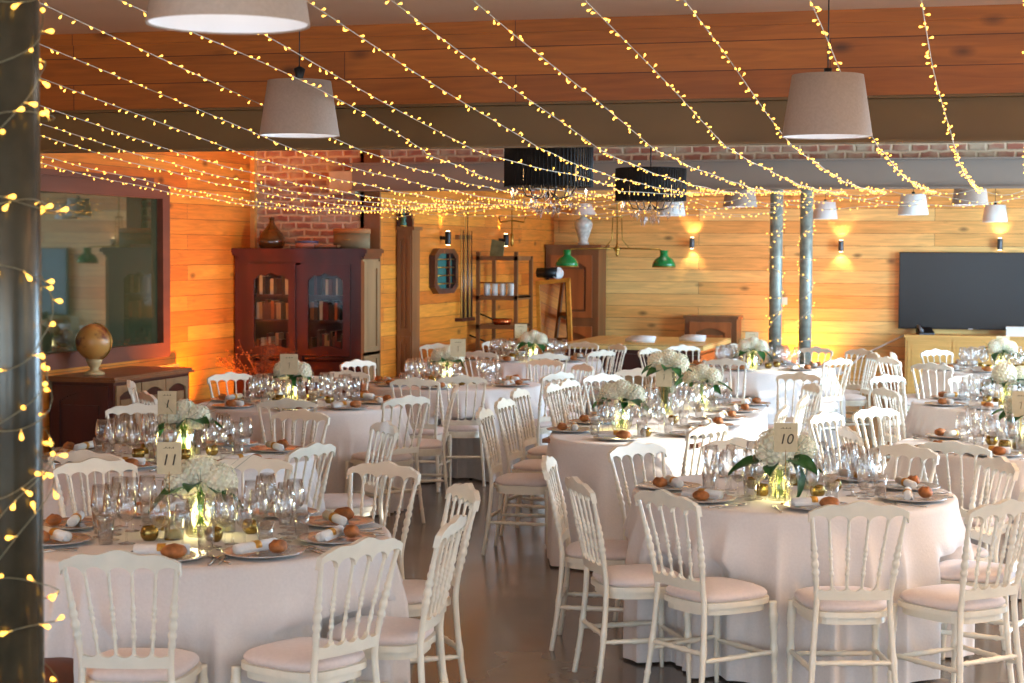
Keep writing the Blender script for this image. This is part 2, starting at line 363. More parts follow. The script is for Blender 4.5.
def ibeam(name, y, x0, x1, z0, h=.28, wd=.14, mt=None):
    m = MB(); m.box(x0, x1, y-wd/2, y+wd/2, z0, z0+.014); m.box(x0, x1, y-wd/2, y+wd/2, z0+h-.014, z0+h); m.box(x0, x1, y-.006, y+.006, z0+.014, z0+h-.014)
    m.box(x0, x1, y-wd/2+.03, y-.006, z0+.014, z0+.02)
    return struct(m.obj(name, mt or STEEL))
YB1 = 9.95
ibeam('trim_3', YB1+.03, XL1, XR, ZB, .25, .16)
m = MB(); m.box(XL1, XR, YB1-.07, YB1+.15, ZB+.25, ZC-.06); m.box(XL1, XR, YB1-.085, YB1+.15, ZC-.07, ZC)
struct(m.obj('timber_beam', GLU))
ibeam('trim_4', YB-.1, XL2-.25, XR, ZB, .28, .16, STEEL2)
struct(MB().box(XL2-.5, XL2-.22, YB-.1, YB+.02, ZB-.02, ZB+.2).obj('trim_5', mat('stone_pad', (196, 180, 150), .9)))

# ------------------------------------------------------------------ lighting fixtures
def plight(name, loc, e, col, r=.04, parent=None):
    l = bpy.data.lights.new(name, 'POINT'); l.energy = e; l.color = col; l.shadow_soft_size = r
    o = bpy.data.objects.new(name, l); C.objects.link(o); o.location = loc
    if parent: o.parent = parent
    return o
def spot(name, loc, d, e, col, ang, blend=.6, r=.03, parent=None):
    l = bpy.data.lights.new(name, 'SPOT'); l.energy = e; l.color = col; l.shadow_soft_size = r; l.spot_size = R(ang); l.spot_blend = blend
    o = bpy.data.objects.new(name, l); C.objects.link(o); o.location = loc; o.rotation_euler = Vector(d).to_track_quat('-Z', 'Y').to_euler()
    if parent: o.parent = parent
    return o
WARM = (1, .58, .25)
DIMB = emis('opal_bulb', (250, 244, 236), .25, False)
def pendant(p, label, dia=.4, top=.315, h=.273, cloth=None, e=.8, cone=False, grp=None):
    t = thing('pendant_lamp', label, 'lamp', p, 0, grp)
    r1, r2 = dia/2, top/2
    MB().lathe([(r1, 0), (r2, h), (r2-.004, h), (r1-.004, .002), (r1, 0)], 48).obj('lamp_shade', cloth or LINEN, t)
    MB().lathe([(r1-.006, .004), (r2-.006, h-.004)], 48).obj('shade_lining', INNER, t)
    m = MB(); m.tube([(r2-.004, 0, h-.01), (-r2+.004, 0, h-.01)], .002, 6); m.tube([(0, r2-.004, h-.01), (0, -r2+.004, h-.01)], .002, 6); m.obj('shade_ring', BLACK, t)
    MB().lathe([(0, h-.06), (.018, h-.06), (.02, h+.02), (.03, h+.06), (.012, h+.07), (0, h+.075)] if cone else [(0, h-.04), (.016, h-.04), (.018, h+.03), (0, h+.03)], 20).obj('socket', BLACK, t)
    MB().tube([(0, 0, h+.03), (0, 0, ZC-p[2])], .003, 6).obj('cord', BLACK, t)
    MB().ball((0, 0, h*.62), .03, .03, .04).obj('bulb', DIMB, t)
    plight('lamp_light', (0, 0, h*.45), e, WARM if e > 5 else (1, .9, .8), .05, t)
    return t
pendant(atZ(228.5, 25, 4.42), 'large beige linen pendant lamp cut off by the top edge of the photo')
pendant(atZ(299.5, 136, 9.0), 'beige linen pendant lamp with black cone socket in front of timber beam', cone=True)
pendant(atZ(827, 137, 8.0), 'beige linen pendant lamp on a thin black cord beside falling light strings')
for px, py, Z, d, l, cl in ((740, 207, 18.4, .35, 'greyish small pendant lamp between chandelier and first column', LINEN), (825, 219, 22.3, .31, 'small white pendant lamp just beside the second column', LINW),
        (913, 215, 20.8, .35, 'tilted small white pendant lamp above left edge of the television', LINW), (970, 205, 17.9, .36, 'cream pendant lamp half hidden under the far steel beam', LINEN),
        (995, 222, 22.3, .31, 'small white pendant lamp hanging over the television', LINW), (671, 216, 20.5, .33, 'white pendant lamp seen behind the smaller chandelier', LINW)):
    pendant(atZ(px, py, Z), l, d, d*.8, d*.68, cl, 1.5)
for x, y in ((-5.2, 5.0), (1.6, 5.0), (1.6, 8.6), (1.8, 12.5)): pendant((x, y, 2.42), 'added beige linen pendant lamp %s' % {(-5.2, 5.0): 'left of the near column, outside the view', (1.6, 5.0): 'near the right-hand windows, outside the view', (1.6, 8.6): 'over the aisle right of table ten, outside the view', (1.8, 12.5): 'over the aisle beyond the beam, outside the view'}[(x, y)], e=110 if x > 0 and y < 9 else 45)  # extra pendants added out of view as warm fill light

CBULB = emis('candle_glow', (255, 214, 150), 2, False)
def chandelier(p, label):
    t = thing('crystal_chandelier', label, 'chandelier', p)
    n = 210; m = MB()
    for i in range(n):
        a = 2*PI*i/n; r = .3+.006*math.sin(i*2.1)
        m.tube([(r*math.cos(a), r*math.sin(a), .28), (r*math.cos(a), r*math.sin(a), 0)], .0058, 5)
    m.obj('shade_fringe', BLKF, t)
    m = MB()
    for z in (.28, .005): m.tube([(.3*math.cos(a*PI/20), .3*math.sin(a*PI/20), z) for a in range(41)], .006, 6)
    for a in range(4): m.tube([(.3*math.cos(a*PI/2), .3*math.sin(a*PI/2), .28), (0, 0, .28)], .004, 6)
    m.tube([(0, 0, -.08), (0, 0, ZC-p[2])], .006, 8)
    m.obj('frame', BLACK, t)
    m = MB()
    for a in range(6):
        c, s = math.cos(a*PI/3), math.sin(a*PI/3)
        o = MB().tube([(0, 0, -.02), (.08*c, .08*s, -.08), (.16*c, .16*s, -.06), (.19*c, .19*s, .0), (.19*c, .19*s, .04)], .006, 8).obj('arm', BLACK, t)
        MB().lathe([(0, .04), (.012, .04), (.01, .1), (.012, .12), (0, .15)], 10, (.19*c, .19*s, 0)).obj('candle_bulb', CBULB, t)
    drop = MB().add([(0, 0, 0), (.009, 0, -.02), (0, .009, -.02), (-.009, 0, -.02), (0, -.009, -.02), (0, 0, -.05)], [(0, 2, 1), (0, 3, 2), (0, 4, 3), (0, 1, 4), (5, 1, 2), (5, 2, 3), (5, 3, 4), (5, 4, 1)], 0, False)
    base = None; rr = random.Random(3)
    for k in range(84):
        ring = k % 3; r = (.26, .17, .08)[ring]; a = k*2.399
        if base is None: base = drop.obj('crystal_drop', CRYS, t); o = base
        else: o = base.copy(); C.objects.link(o)
        s = rr.uniform(.8, 1.5)
        o.location = (r*math.cos(a), r*math.sin(a), (.0, -.06, -.11)[ring]-rr.uniform(0, .05)); o.scale = (s, s, s); o.rotation_euler = (0, 0, rr.uniform(0, 3))
    plight('lamp_light', (0, 0, .1), 10, WARM, .1, t)
    return t
chandelier(atZ(548.5, 187, 12.5), 'nearer black fringed drum chandelier with crystal drops, the larger in view')
chandelier(atZ(650.5, 201, 15.7), 'farther black fringed drum chandelier with crystal drops, the smaller in view')

def sconce(p, d, label, e=5):
    t = thing('wall_sconce', label, 'wall light', p)
    d = Vector(d)
    MB().lathe([(0, -.07), (.032, -.07), (.034, -.06), (.034, .06), (.032, .07), (0, .07)], 20).obj('cylinder', BLACK if e < 5 else mat('grey_sconce', (90, 90, 92), .4, .6), t)
    MB().obox(-d*.05, d*.05, Vector((-d.y, d.x, 0))*.015, (0, 0, .02)).obj('bracket', BLACK, t)
    for z, dz in ((.075, 1), (-.075, -1)):
        spot('sconce_light', (0, 0, z), (-d.x*.38, -d.y*.38, dz), e if e > 5 else 18, (1, .72, .36), 95, .8, .015, t)
        MB().lathe([(0, 0), (.022, 0), (.022, dz*.004), (0, dz*.004)], 12, (0, 0, z)).obj('lens', GLOWB, t)
for px, py, l in ((692, 243, 'grey up-and-down wall light behind the green-shaded billiard lamp'), (841, 246, 'grey up-and-down wall light between the columns and the television'), (1000, 244, 'grey up-and-down wall light just above the television')):
    q = atY(px, py, YE-.09); sconce(q, (0, -1, 0), l, 22)
for px, py, l in ((448, 238, 'black cylinder wall light above the octagonal display case'), (506, 240, 'black cylinder wall light above the open shelving rack')):
    d = ray(px, py); q = EYE+d*((XL2+.09)/d.x); sconce(q, (1, 0, 0), l, 3.9)

def uplighter(p, d, label):  # added lamps out of view, put in to brighten the ceiling
    t = thing('added_uplighter', label, 'wall light', p); d = Vector(d)
    MB().lathe([(0, -.06), (.03, -.05), (.09, .02), (.12, .06), (.115, .06), (.085, .025), (.03, -.04)], 24).obj('bowl', BLACK, t); MB().obox(-d*.07, d*.07, Vector((-d.y, d.x, 0))*.02, (0, 0, .03)).obj('bracket', BLACK, t)
    spot('ceiling_fill_beam', (0, 0, .07), (d.x*.9, d.y*.9, 1), 230, (1, .82, .55), 150, 1, .06, t)
for y in (3.9, 7.8, 11.7): uplighter((XR-.14, y, 2.2), (-1, 0, 0), 'added black bowl uplighter %s on the window wall' % {3.9: 'nearest the viewer', 7.8: 'beside table ten', 11.7: 'beyond the beam'}[y])
for x in (-2.9, .5): uplighter((x, -2.86, 2.2), (0, 1, 0), 'added black bowl uplighter on the wall behind the viewer, %s' % ('left' if x < 0 else 'right'))
def uplight(p, d, e, label):
    t = thing('amber_uplight', label, 'floor light', p)
    MB().box(-.09, .09, -.05, .05, 0, .03).obj('base', BLACK, t); MB().lathe([(0, .03), (.06, .03), (.07, .14), (.06, .14), (.055, .12), (0, .12)], 20).obj('housing', BLACK, t)
    MB().lathe([(0, .125), (.056, .125)], 20).obj('lens', emis('amber_lens', (255, 140, 20), 3, False), t)
    spot('uplight_beam', (0, 0, .16), d, e, (1, .30, .02), 120, 1, .04, t)
uplight((-7.38, 15.25, 0), (-.16, .02, 1), 300, 'small amber floor uplight beside the dark sideboard, washing the boards orange')
uplight((-7.25, 16.35, 0), (-.12, .3, 1), 18, 'small amber floor uplight at the foot of the bookcase')
q = atY(803, 380, YE-.25); uplight((q.x, YE-.22, 0), (0, .16, 1), 200, 'small amber floor uplight between the two far columns')

# ------------------------------------------------------------------ columns and fairy lights
bm_ = MB(); bm_.lathe([(0, -.036), (.0042, -.0352), (.0068, -.031), (.007, -.027), (.0045, -.021), (.003, -.014)], 8); bm_.tube([(0, 0, 0), (0, 0, -.016)], .0017, 5, 1)
_o = bm_.obj('bulb', [LED, LEDC]); BULB = _o.data; bpy.data.objects.remove(_o)
def string_lights(pts, label, step, grp, cap=100, jitter=1.0, r=.0024, size=1.0, wm=None):
    pts = [Vector(p) for p in pts]
    t = thing('fairy_light_string', label, 'fairy lights', pts[0], 0, grp)
    o0 = pts[0]; loc = [p-o0 for p in pts]
    MB().tube(loc, r, 5, cap=False).obj('wire', wm or WIRE, t)
    rr = random.Random(len(label)+int(abs(pts[0].x)*100))
    # walk the wire
    pos = []; acc = 0; nxt = step*.4
    for a, b in zip(loc, loc[1:]):
        L = (b-a).length
        while nxt <= acc+L: pos.append(a.lerp(b, (nxt-acc)/L)); nxt += step*rr.uniform(.75, 1.25)
        acc += L
    pos.sort(key=lambda p: (p+o0-EYE).length)
    rest = MB(); src = BULB
    for i, p in enumerate(pos):
        e = (rr.uniform(-jitter, jitter)*1.6, rr.uniform(-jitter, jitter)*1.6, rr.uniform(0, 6))
        if rr.random() < .22: e = (PI+e[0], e[1], e[2])
        if i < cap:
            b = bpy.data.objects.new('bulb', BULB); C.objects.link(b); b.parent = t; b.location = p; b.rotation_euler = e; b.scale = (size*.72,)*3
        else:
            M = Matrix.Translation(p) @ Matrix.Rotation(e[0], 4, 'X') @ Matrix.Scale(size*.72, 4)
            rest.add([M @ v.co for v in src.vertices], [tuple(f.vertices) for f in src.polygons if f.material_index == 0], 0)
            rest.add([M @ v.co for v in src.vertices], [tuple(f.vertices) for f in src.polygons if f.material_index == 1], 1)
    if rest.v: tag(rest.obj('bulbs', [LED, LEDC], t), kind='stuff')
    return t
def column(p, rad, z1, label, mt=None):
    t = thing('steel_column', label, 'column', p)
    MB().lathe([(0, 0), (rad, 0), (rad, z1), (0, z1)], 40).obj('tube', mt or STEELG, t)
    MB().box(-rad*1.5, rad*1.5, -rad*1.5, rad*1.5, 0, .012).obj('base_plate', STEELG, t)
pil = atZ(9, 340, 4.0); pil.z = 0
column(pil, .071, ZC, 'thick near steel column wound with warm fairy lights along the photo edge', STEELD)
q1 = atZ(775.5, 300, 20.4); q1.z = 0; q2 = atZ(805.5, 300, 20.4); q2.z = 0
column(q1, .072, ZC, 'far steel column on the side toward the billiard table')
column(q2, .072, ZC, 'far steel column on the side toward the television')
def helix(c, r, z0, z1, turns, ph, wob=.012, seed=1):
    rr = random.Random(seed); n = int(abs(turns)*22); out = []
    ws = [rr.uniform(-1, 1) for _ in range(n+1)]
    for i in range(n+1):
        f = i/n; a = ph+f*turns*2*PI
        z = z0+(z1-z0)*f+.07*math.sin(f*turns*2*PI*.8+seed)+.05*math.sin(f*37+seed)
        rad = r+.004+abs(wob*math.sin(f*91+seed*2))
        out.append((c.x+rad*math.cos(a), c.y+rad*math.sin(a), min(max(z, .05), ZC-.03)))
    return out
string_lights(helix(pil, .071, .3, 3.1, 15, 0, .02, 1), 'fairy light string wound around the near column, climbing one way', .072, 'fairy lights around the near column', 100, 1.2, r=.0013, size=1.1, wm=WIRED)
string_lights(helix(pil, .071, 3.1, .3, -13, 1.2, .03, 5), 'second fairy light string crossing over the first on the near column', .072, 'fairy lights around the near column', 100, 1.2, r=.0013, size=1.1, wm=WIRED)
for q, w_, sd in ((q1, 'the far column toward the billiard table', 2), (q2, 'the far column toward the television', 3)):
    string_lights(helix(q, .072, .2, 3.0, 15, .3*sd, .012, sd), 'fairy light string wound around '+w_, .078, 'fairy lights around the far columns', 100, .9, size=1.25)
LA, LB, LC_, LD_ = atZ(299.5, 136, 9.0), atZ(827, 137, 8.0), atZ(548.5, 187, 12.5), atZ(650.5, 201, 15.7)
HANG = [(LA.x, LA.y, .215, 2.4), (LC_.x, LC_.y, .32, 2.0), (LD_.x, LD_.y, .32, 1.6)]
def sm_(t): t = max(0, min(1, t*1.1)); return t*t*(3-2*t)
SX = [(-6.1, 2.24), (-5.9, 2.25), (-5.47, 2.26), (-5.25, 2.28), (-4.95, 2.29), (-4.55, 2.30), (-4.15, 2.31), (-3.75, 2.33), (-3.42, 2.35), (-3.08, 2.36), (-2.68, 2.37), (-2.34, 2.37), (-2.02, 2.38), (-1.6, 2.385), (-1.24, 2.39), (-.79, 2.39), (-.39, 2.40), (-.0, 2.40)]
for i, (x, zm) in enumerate(SX):     # clipped under the near beam, sagging on to the far one
    ym = 14.8 if x < -4 else 13.6; y1 = YB-.22; zb = ZB-.014; yc = YB1+.03; pts = []
    y0 = yc-(ZC-.03-zb)/.112
    for j in range(31):
        y = y0+(yc-y0)*j/30; pts.append((x+.008*math.sin(y*1.7+i), y, zb+.112*(yc-y)-.02*math.sin(PI*j/30)))
    for j in range(1, 46):
        y = yc+(y1-yc)*j/45; a = (zb-zm)/(ym-yc)**2
        pts.append((x+.008*math.sin(y*1.7+i), y, zm+a*(y-ym)**2+.004*math.sin(y*5+i*2)))
    for k_, (x_, y_, z_) in enumerate(pts):          # the strings hang clear of the lamps
        for (lx, ly, rad, ln_) in HANG:
            d_ = x-lx
            if abs(d_) < rad and abs(y_-ly) < ln_:
                pts[k_] = (x_+(math.copysign(rad, d_)-d_)*sm_(1-abs(y_-ly)/ln_), y_, z_)
    string_lights(pts, ('%s fairy light string running overhead, counted from the window wall' % ['first', 'second', 'third', 'fourth', 'fifth', 'sixth', 'seventh', 'eighth', 'ninth', 'tenth', 'eleventh', 'twelfth', 'thirteenth', 'fourteenth', 'fifteenth', 'sixteenth', 'seventeenth', 'eighteenth'][i]), .095, 'overhead fairy light strings')
for i, (z, sw, amp, l) in enumerate(((2.40, .42, .05, 'uppermost fairy light garland looping along the far steel beam'), (2.34, .8, .06, 'middle fairy light garland looping along the far steel beam'), (2.27, 1.1, .05, 'lowest fairy light garland looping along the far steel beam'), (2.31, 1.6, .07, 'widest looping fairy light garland along the far steel beam'), (2.36, .6, .06, 'densest looping fairy light garland along the far steel beam'))):
    pts = []; x0, x1 = -6.1, (.3 if i in (0, 1, 3) else -1.2)
    n = 150
    for j in range(n+1):
        x = x0+(x1-x0)*j/n; u = ((x/sw) % 1)
        zz = z-amp*(1-(2*u-1)**2)
        if x > -2.2: zz += .07
        pts.append((x, YB-.3-.07*i+.03*math.sin(x*3+i), zz+.01*math.sin(x*9+i)))
    string_lights(pts, l, .085, 'garlands along the far beam')

# ------------------------------------------------------------------ chairs
def yback(z):                    # the back posts lean away from the seat
    if z < .45: return -.185-.045*((.45-z)/.45)**1.6
    return -.185-.085*((z-.45)/.43)**1.3
def xpost(z):
    if z < .48: return .148+.032*((.48-z)/.48)
    return .148+.042*((z-.48)/.38)**1.2
def beads(z, r, spots):
    k = r
    for c, wd, am in spots:
        k += am*max(0, 1-((z-c)/wd)**2)
    return k
def make_chair():
    t = thing('banquet_chair', 'white chair', 'chair')
    for s in (-1, 1):
        zs = [i*.86/86 for i in range(87)]
        sp = [(.235, .012, .004), (.255, .008, .003), (.215, .008, .003), (.605, .014, .006), (.64, .02, .006), (.675, .014, .006), (.705, .01, .005), (.575, .008, .004), (.735, .008, .003), (.10, .008, .003)]
        MB().tube([(s*xpost(z), yback(z), z) for z in zs], [beads(z, .0125 if z < .5 else .0115-.003*(z-.5)/.36, sp) for z in zs], 10).obj('leg', WHITE, t)
        zs = [i*.42/42 for i in range(43)]
        sp = [(.36, .014, .005), (.335, .008, .005), (.31, .008, .004), (.21, .03, .004), (.12, .008, .003)]
        MB().tube([(s*(.178+.006*(1-z/.42)), .172+.012*(1-z/.42), z) for z in zs], [beads(z, .0095+.008*z/.42, sp) for z in zs], 10).obj('leg', WHITE, t)
    us = [-1+2*i/80 for i in range(81)]
    top = lambda u: .872+.026*max(0, math.cos(u*PI*.62))**1.0+.006*math.cos(u*PI*3)-.010*max(0, abs(u)-.9)*10
    bot = lambda u: .812+.031*math.sqrt(max(0, 1-(2*((u*2.5+.5) % 1)-1)**2)) if abs(u) < .985 else .812
    def pos(u, z, d): return (u*(.200 if z > .6 else .146), yback(z)+d-.012*(1-u*u), z)
    MB().board(us, top, lambda u: min(bot(u), top(u)-.014), pos, .024).obj('crest_rail', WHITE, t)
    top2 = lambda u: .552-.022*math.sqrt(max(0, 1-(2*((u*2.5+.5) % 1)-1)**2)) if abs(u) < .93 else .534
    MB().board(us, top2, lambda u: .492, pos, .022).obj('lower_rail', WHITE, t)
    for u in (-.6, -.2, .2, .6):
        zs = [.535+.295*i/50 for i in range(51)]
        sp = [(.60, .012, .004), (.62, .008, .003), (.66, .008, .004), (.68, .008, .004), (.70, .008, .004), (.75, .008, .002)]
        MB().tube([(u*(.150+.048*((z-.535)/.295)), yback(z)-.008, z) for z in zs], [beads(z, .0062, sp) for z in zs], 7).obj('spindle', WHITE, t)
    def outl(k, e=0):
        o = []
        for i in range(40):
            a = 2*PI*i/40; c, s_ = math.cos(a), math.sin(a)
            x = math.copysign(abs(c)**.55, c); y = math.copysign(abs(s_)**.6, s_)
            o.append((x*(.168+.030*(y+1)/2)*k, .005+y*.19*k))
        return o
    MB().slab(outl(1.02), .415, .438).slab(outl(.93), .385, .415).obj('seat_frame', WHITE, t)
    MB().slab(outl(.985), .438, .470, 0, .02).obj('seat_cushion', CUSH, t)
    def st(a, b, n=24):
        a, b = Vector(a), Vector(b)
        MB().tube([a.lerp(b, i/n) for i in range(n+1)], [.008+.004*math.sin(PI*i/n)+(.003 if i % 6 == 3 else 0) for i in range(n+1)], 8).obj('stretcher', WHITE, t)
    st((-.166, yback(.235), .235), (.166, yback(.235), .235))
    st((-.18, .178, .19), (.18, .178, .19))
    for s in (-1, 1): st((s*.166, yback(.21), .205), (s*.182, .178, .205))
    return t
CHAIR = Proto(make_chair())
WC = 'white chair '
T = {}   # table key -> (x, y, phrase)
def tab(k, px, py, phrase, r=.75):
    p = at(px, py, .75); T[k] = (p.x, p.y, phrase, r); return p
tab('11', 200, 536, 'the table numbered eleven'); tab('1', 175, 457, 'the table numbered one'); tab('12', 302, 404.5, 'the table before the bookcase')
tab('13', 452, 384.5, 'the table by the tall narrow case'); tab('14', 529, 359.7, 'the table beside the billiard table')
tab('10', 793, 493, 'the table numbered ten'); tab('F', 757, 368, 'the table before the far columns')
tab('A', 1002, 370, 'the farthest table under the television'); tab('B', 1014, 405, 'the middle right-hand table'); tab('C', 1026, 448, 'the sunlit table behind table ten')
LT0, LT1, LTR = Vector((-2.36, 10.85)), Vector((-2.30, 13.3)), .56
T['L'] = (-2.33, 12, 'the long banquet table', LTR)
CH = [  # rail centre px, rail top py, table, extra turn, which one
 (120, 553, '11', 0, 'whole back to the camera, nearest of all, at'), (361, 541, '11', 14, 'three-quarter turned, seat cut by the bottom edge, at'),
 (451, 519, '11', 12, 'side-on, foremost of two in the aisle beside'), (463, 487, '11', -6, 'side-on, hindmost of two in the aisle beside'),
 (384, 465, '11', -4, 'beyond the bread plates at the aisle side of'), (88, 459, '11', 0, 'facing the camera by the near column, at'), (251, 459, '11', 0, 'facing the camera behind the bouquet of'),
 (100, 449, '1', 0, 'with its back to the camera near the column, at'), (288, 443, '1', 8, 'showing its back, beside the napkins of'), (384, 424, '1', 0, 'narrow and edge-on in the aisle by'),
 (310, 410, '1', 0, 'bluish in daylight on the far aisle side of'), (135, 404, '1', 0, 'facing the camera behind the number card of'),
 (132, 382, '12', 20, 'edge-on against the sideboard, by'), (148, 393, '12', -10, 'shaded, beside the sideboard, by'), (231, 374, '12', 0, 'against the orange boards, at'),
 (287, 400, '12', 0, 'with its back to the camera, in front of'), (325, 377, '12', 0, 'half behind the hydrangeas of'), (349, 371, '12', 0, 'brownish, before the bookcase, at'),
 (406, 397, '12', 0, 'three-quarter turned, seat showing, at'), (454, 386, '12', 0, 'edge-on in the aisle, seat showing, at'),
 (358, 361, '13', 0, 'narrow, by the bookcase corner, at'), (415, 379, '13', 0, 'brownish, back half hidden by another, at'), (454, 377, '13', 0, 'full back and legs in view, before'),
 (438, 344, '13', 0, 'tiny, behind the hydrangeas of'), (554, 373, '13', -10, 'pale, aisle side of'),
 (583, 365, '13', 0, 'edge-on, far aisle side of'), (545, 360, '13', 0, 'brown-railed, behind'),
 (480, 352, '14', 0, 'grey-railed at the near side of'), (499, 341, '14', 0, 'before the shelving rack, at'), (548, 354, '14', 0, 'with its back to the camera at'),
 (601, 351, '14', 0, 'turned sideways at the end of'), (616, 345, '14', 0, 'slim and slanted, at'), (585, 343, '14', 0, 'facing the camera, at'),
 (485, 410, 'L', 0, 'first and edge-on in the aisle row beside'), (505, 400, 'L', 0, 'second in the aisle row beside'), (520, 390, 'L', 0, 'third in the aisle row beside'),
 (553, 385, 'L', 0, 'fourth in the aisle row beside'), (569, 381, 'L', 0, 'fifth in the aisle row beside'), (603, 375, 'L', 0, 'last in the aisle row beside'),
 (638, 370, 'L', -20, 'beside the tall leaf vase at the far end of'), (693, 423, 'L', 20, 'with its back to the camera, near end of'), 
 (762, 407, 'L', 0, 'first on the window side of'), (777, 396, 'L', 0, 'second on the window side of'), (790, 385, 'L', 0, 'third on the window side of'), (799, 374, 'L', 0, 'fourth on the window side of'),
 (637, 445, '10', 0, 'facing the camera at the aisle corner of'), (550, 459, '10', 0, 'narrow, hindmost of the two aisle chairs by'), (580, 480, '10', -18, 'tan-lit, foremost of the two aisle chairs by'),
 (667, 493, '10', -22, 'three-quarter turned, legs in full view, at'), (859, 504, '10', 0, 'its back square to the camera, in front of'),
 (1004, 502, '10', 4, 'warm tan, cut by the right photo edge, at'), (1034, 480, '10', 0, 'almost wholly cut by the photo edge, at'), (990, 460, '10', 0, 'with tan slanting rail beyond the plates, at'),
 (902, 447, '10', 0, 'with shaded back behind the rolled napkins of'), (740, 441, '10', 0, 'facing the camera behind the glasses of'),
 (954, 443, 'C', 0, 'with lilac-grey rail toward the camera, at'), (850, 429, 'C', -10, 'small shaded rail between the glasses and'), (876, 409, 'C', 0, 'glaring white in sunlight, beside'), (826, 414, 'C', -10, 'sunlit and narrow, aisle-most beside'),
 (887, 389, 'B', 0, 'with slanting grey rail at the aisle side of'), (887, 376, 'B', 0, 'with its round white rail behind another at'), (972, 376, 'B', 0, 'glaring white and facing the camera across'),
 (889, 358, 'A', 0, 'narrow, standing apart, at'), (912, 354, 'A', 0, 'clear white, all spindles in view, at'), (956, 352, 'A', 0, 'facing the camera, at'), (932, 364, 'A', 0, 'with shaded back to the camera, at'),
 (860, 350, 'F', 0, 'out in the sunny aisle, seat showing, beside'), (873, 354, 'F', 0, 'edge-on behind the sunny aisle chair, near'), (815, 348, 'F', 0, 'facing the camera, at'),
 (818, 358, 'F', 0, 'back turned, window side of'), (735, 358, 'F', 0, 'with shaded back to the camera, before'), (734, 345, 'F', 0, 'half behind the bouquet of'),
 (671, 355, 'F', 0, 'brown-shaded, slanting, at'), (683, 346, 'F', 0, 'bright, before the billiard table, at'), (650, 349, 'F', 0, 'edge-on and bright, at'),
]
chairs = {k: [] for k in T}; chair_geo = []
for px, py, k, dr, d in CH:
    p = at(px, py, .888)
    if k == 'L':
        a, b = LT0, LT1; tt = max(0, min(1, (Vector((p.x, p.y))-a).dot(b-a)/(b-a).length_squared)); c = a.lerp(b, tt)
    else: c = Vector((T[k][0], T[k][1]))
    dv = c-Vector((p.x, p.y)); dist = dv.length; u = dv.normalized()
    mind = (LTR if k == 'L' else .75)+.29
    q = Vector((p.x, p.y))
    if dist < mind: q = c-u*mind
    elif dist > mind+.45 and k in ('1', '11', '12', '13', '14', 'B'): q = q+u*.12
    ang = math.atan2(u.y, u.x)-PI/2+R(dr)
    f = Vector((-math.sin(ang), math.cos(ang)))
    loc = q+f*.262
    # keep clear of the neighbours already placed
    for _ in range(12):
        for (o_, fo) in chair_geo:
            dd = loc-o_
            if dd.length < .43:
                loc = loc+(dd.normalized() if dd.length > .01 else Vector((1, 0)))*(.44-dd.length)*.6
    chair_geo.append((loc, f)); chairs[k].append((loc, f, ang))
    CHAIR.put((loc.x, loc.y, 0), ang, WC+d+' '+T[k][2], 'white banquet chairs')

# ------------------------------------------------------------------ tables and cloths
def sm(a, b, x): x = max(0, min(1, (x-a)/(b-a))); return x*x*(3-2*x)
def cloth(k, cx, cy, rfun, label, seed):
    rr = random.Random(seed); N = 384; m = MB(); ph = [rr.uniform(0, 6.28) for _ in range(4)]
    rows = [(0, .757)]+[(f, .757) for f in (.2, .4, .6, .8, .9, .96, .985)]+[(1.0, .7545), (1.008, .745), (1.012, .73)]
    zs = [.70, .66, .61, .55, .49, .42, .34, .26, .18, .1, .04, .012]
    def fold(a, z):
        g = sm(.75, .45, z)
        s_ = (1-2*abs(math.sin(14*a+ph[0]+2.2*math.sin(2*a+ph[1])+math.sin(5*a+ph[2]))))*(.6+.4*math.sin(3*a+ph[3]))+math.sin(9*a+ph[3])*.35
        return g*(.046*s_+.044)+.012*sm(.74, .1, z)
    near = [(l, f) for l, f in chair_geo if (l-Vector((cx, cy))).length < 3.6]
    vs = [(0, 0, .757)]; fs = []
    ncol = N
    for f, z in rows[1:]:
        for i in range(N): a = 2*PI*i/N; x, y = rfun(a); vs.append((x*f, y*f, z))
    for z in zs:
        lim = []
        for i in range(N):
            a = 2*PI*i/N; x, y = rfun(a); L = math.hypot(x, y); nx, ny = x/L, y/L; r = L+.14
            for l, f_ in near:
                for _ in range(40):
                    wx, wy = cx+nx*r-l.x, cy+ny*r-l.y
                    fy = wx*f_.x+wy*f_.y; fx = wx*f_.y-wy*f_.x
                    if z < .55 and abs(fx) < .225 and -.35 < fy < .212: r -= .012
                    else: break
            lim.append(max(r, L*.6))
        for _ in range(8): lim = [min(lim[i], (lim[i-1]+2*lim[i]+lim[(i+1) % N])/4) for i in range(N)]
        for i in range(N):
            a = 2*PI*i/N; x, y = rfun(a); L = math.hypot(x, y); o = fold(a, z)+.012*L
            r = min(L+o, lim[i]-.03*sm(.74, .5, z)+.7*(o-.05)) if lim[i] < L+.1 else L+o
            r = min(r, lim[i]+.02)
            vs.append((x/L*r, y/L*r, z))
    for i in range(N): fs.append((0, 1+i, 1+(i+1) % N))
    for q in range(len(rows)-1+len(zs)-1):
        for i in range(N):
            j = (i+1) % N; fs.append((1+q*N+i, 1+(q+1)*N+i, 1+(q+1)*N+j, 1+q*N+j))
    m.add(vs, fs)
    o = m.obj('tablecloth', CLOTH); o.location = (cx, cy, 0); return tag(o, label, 'tablecloth', 'white table linen')
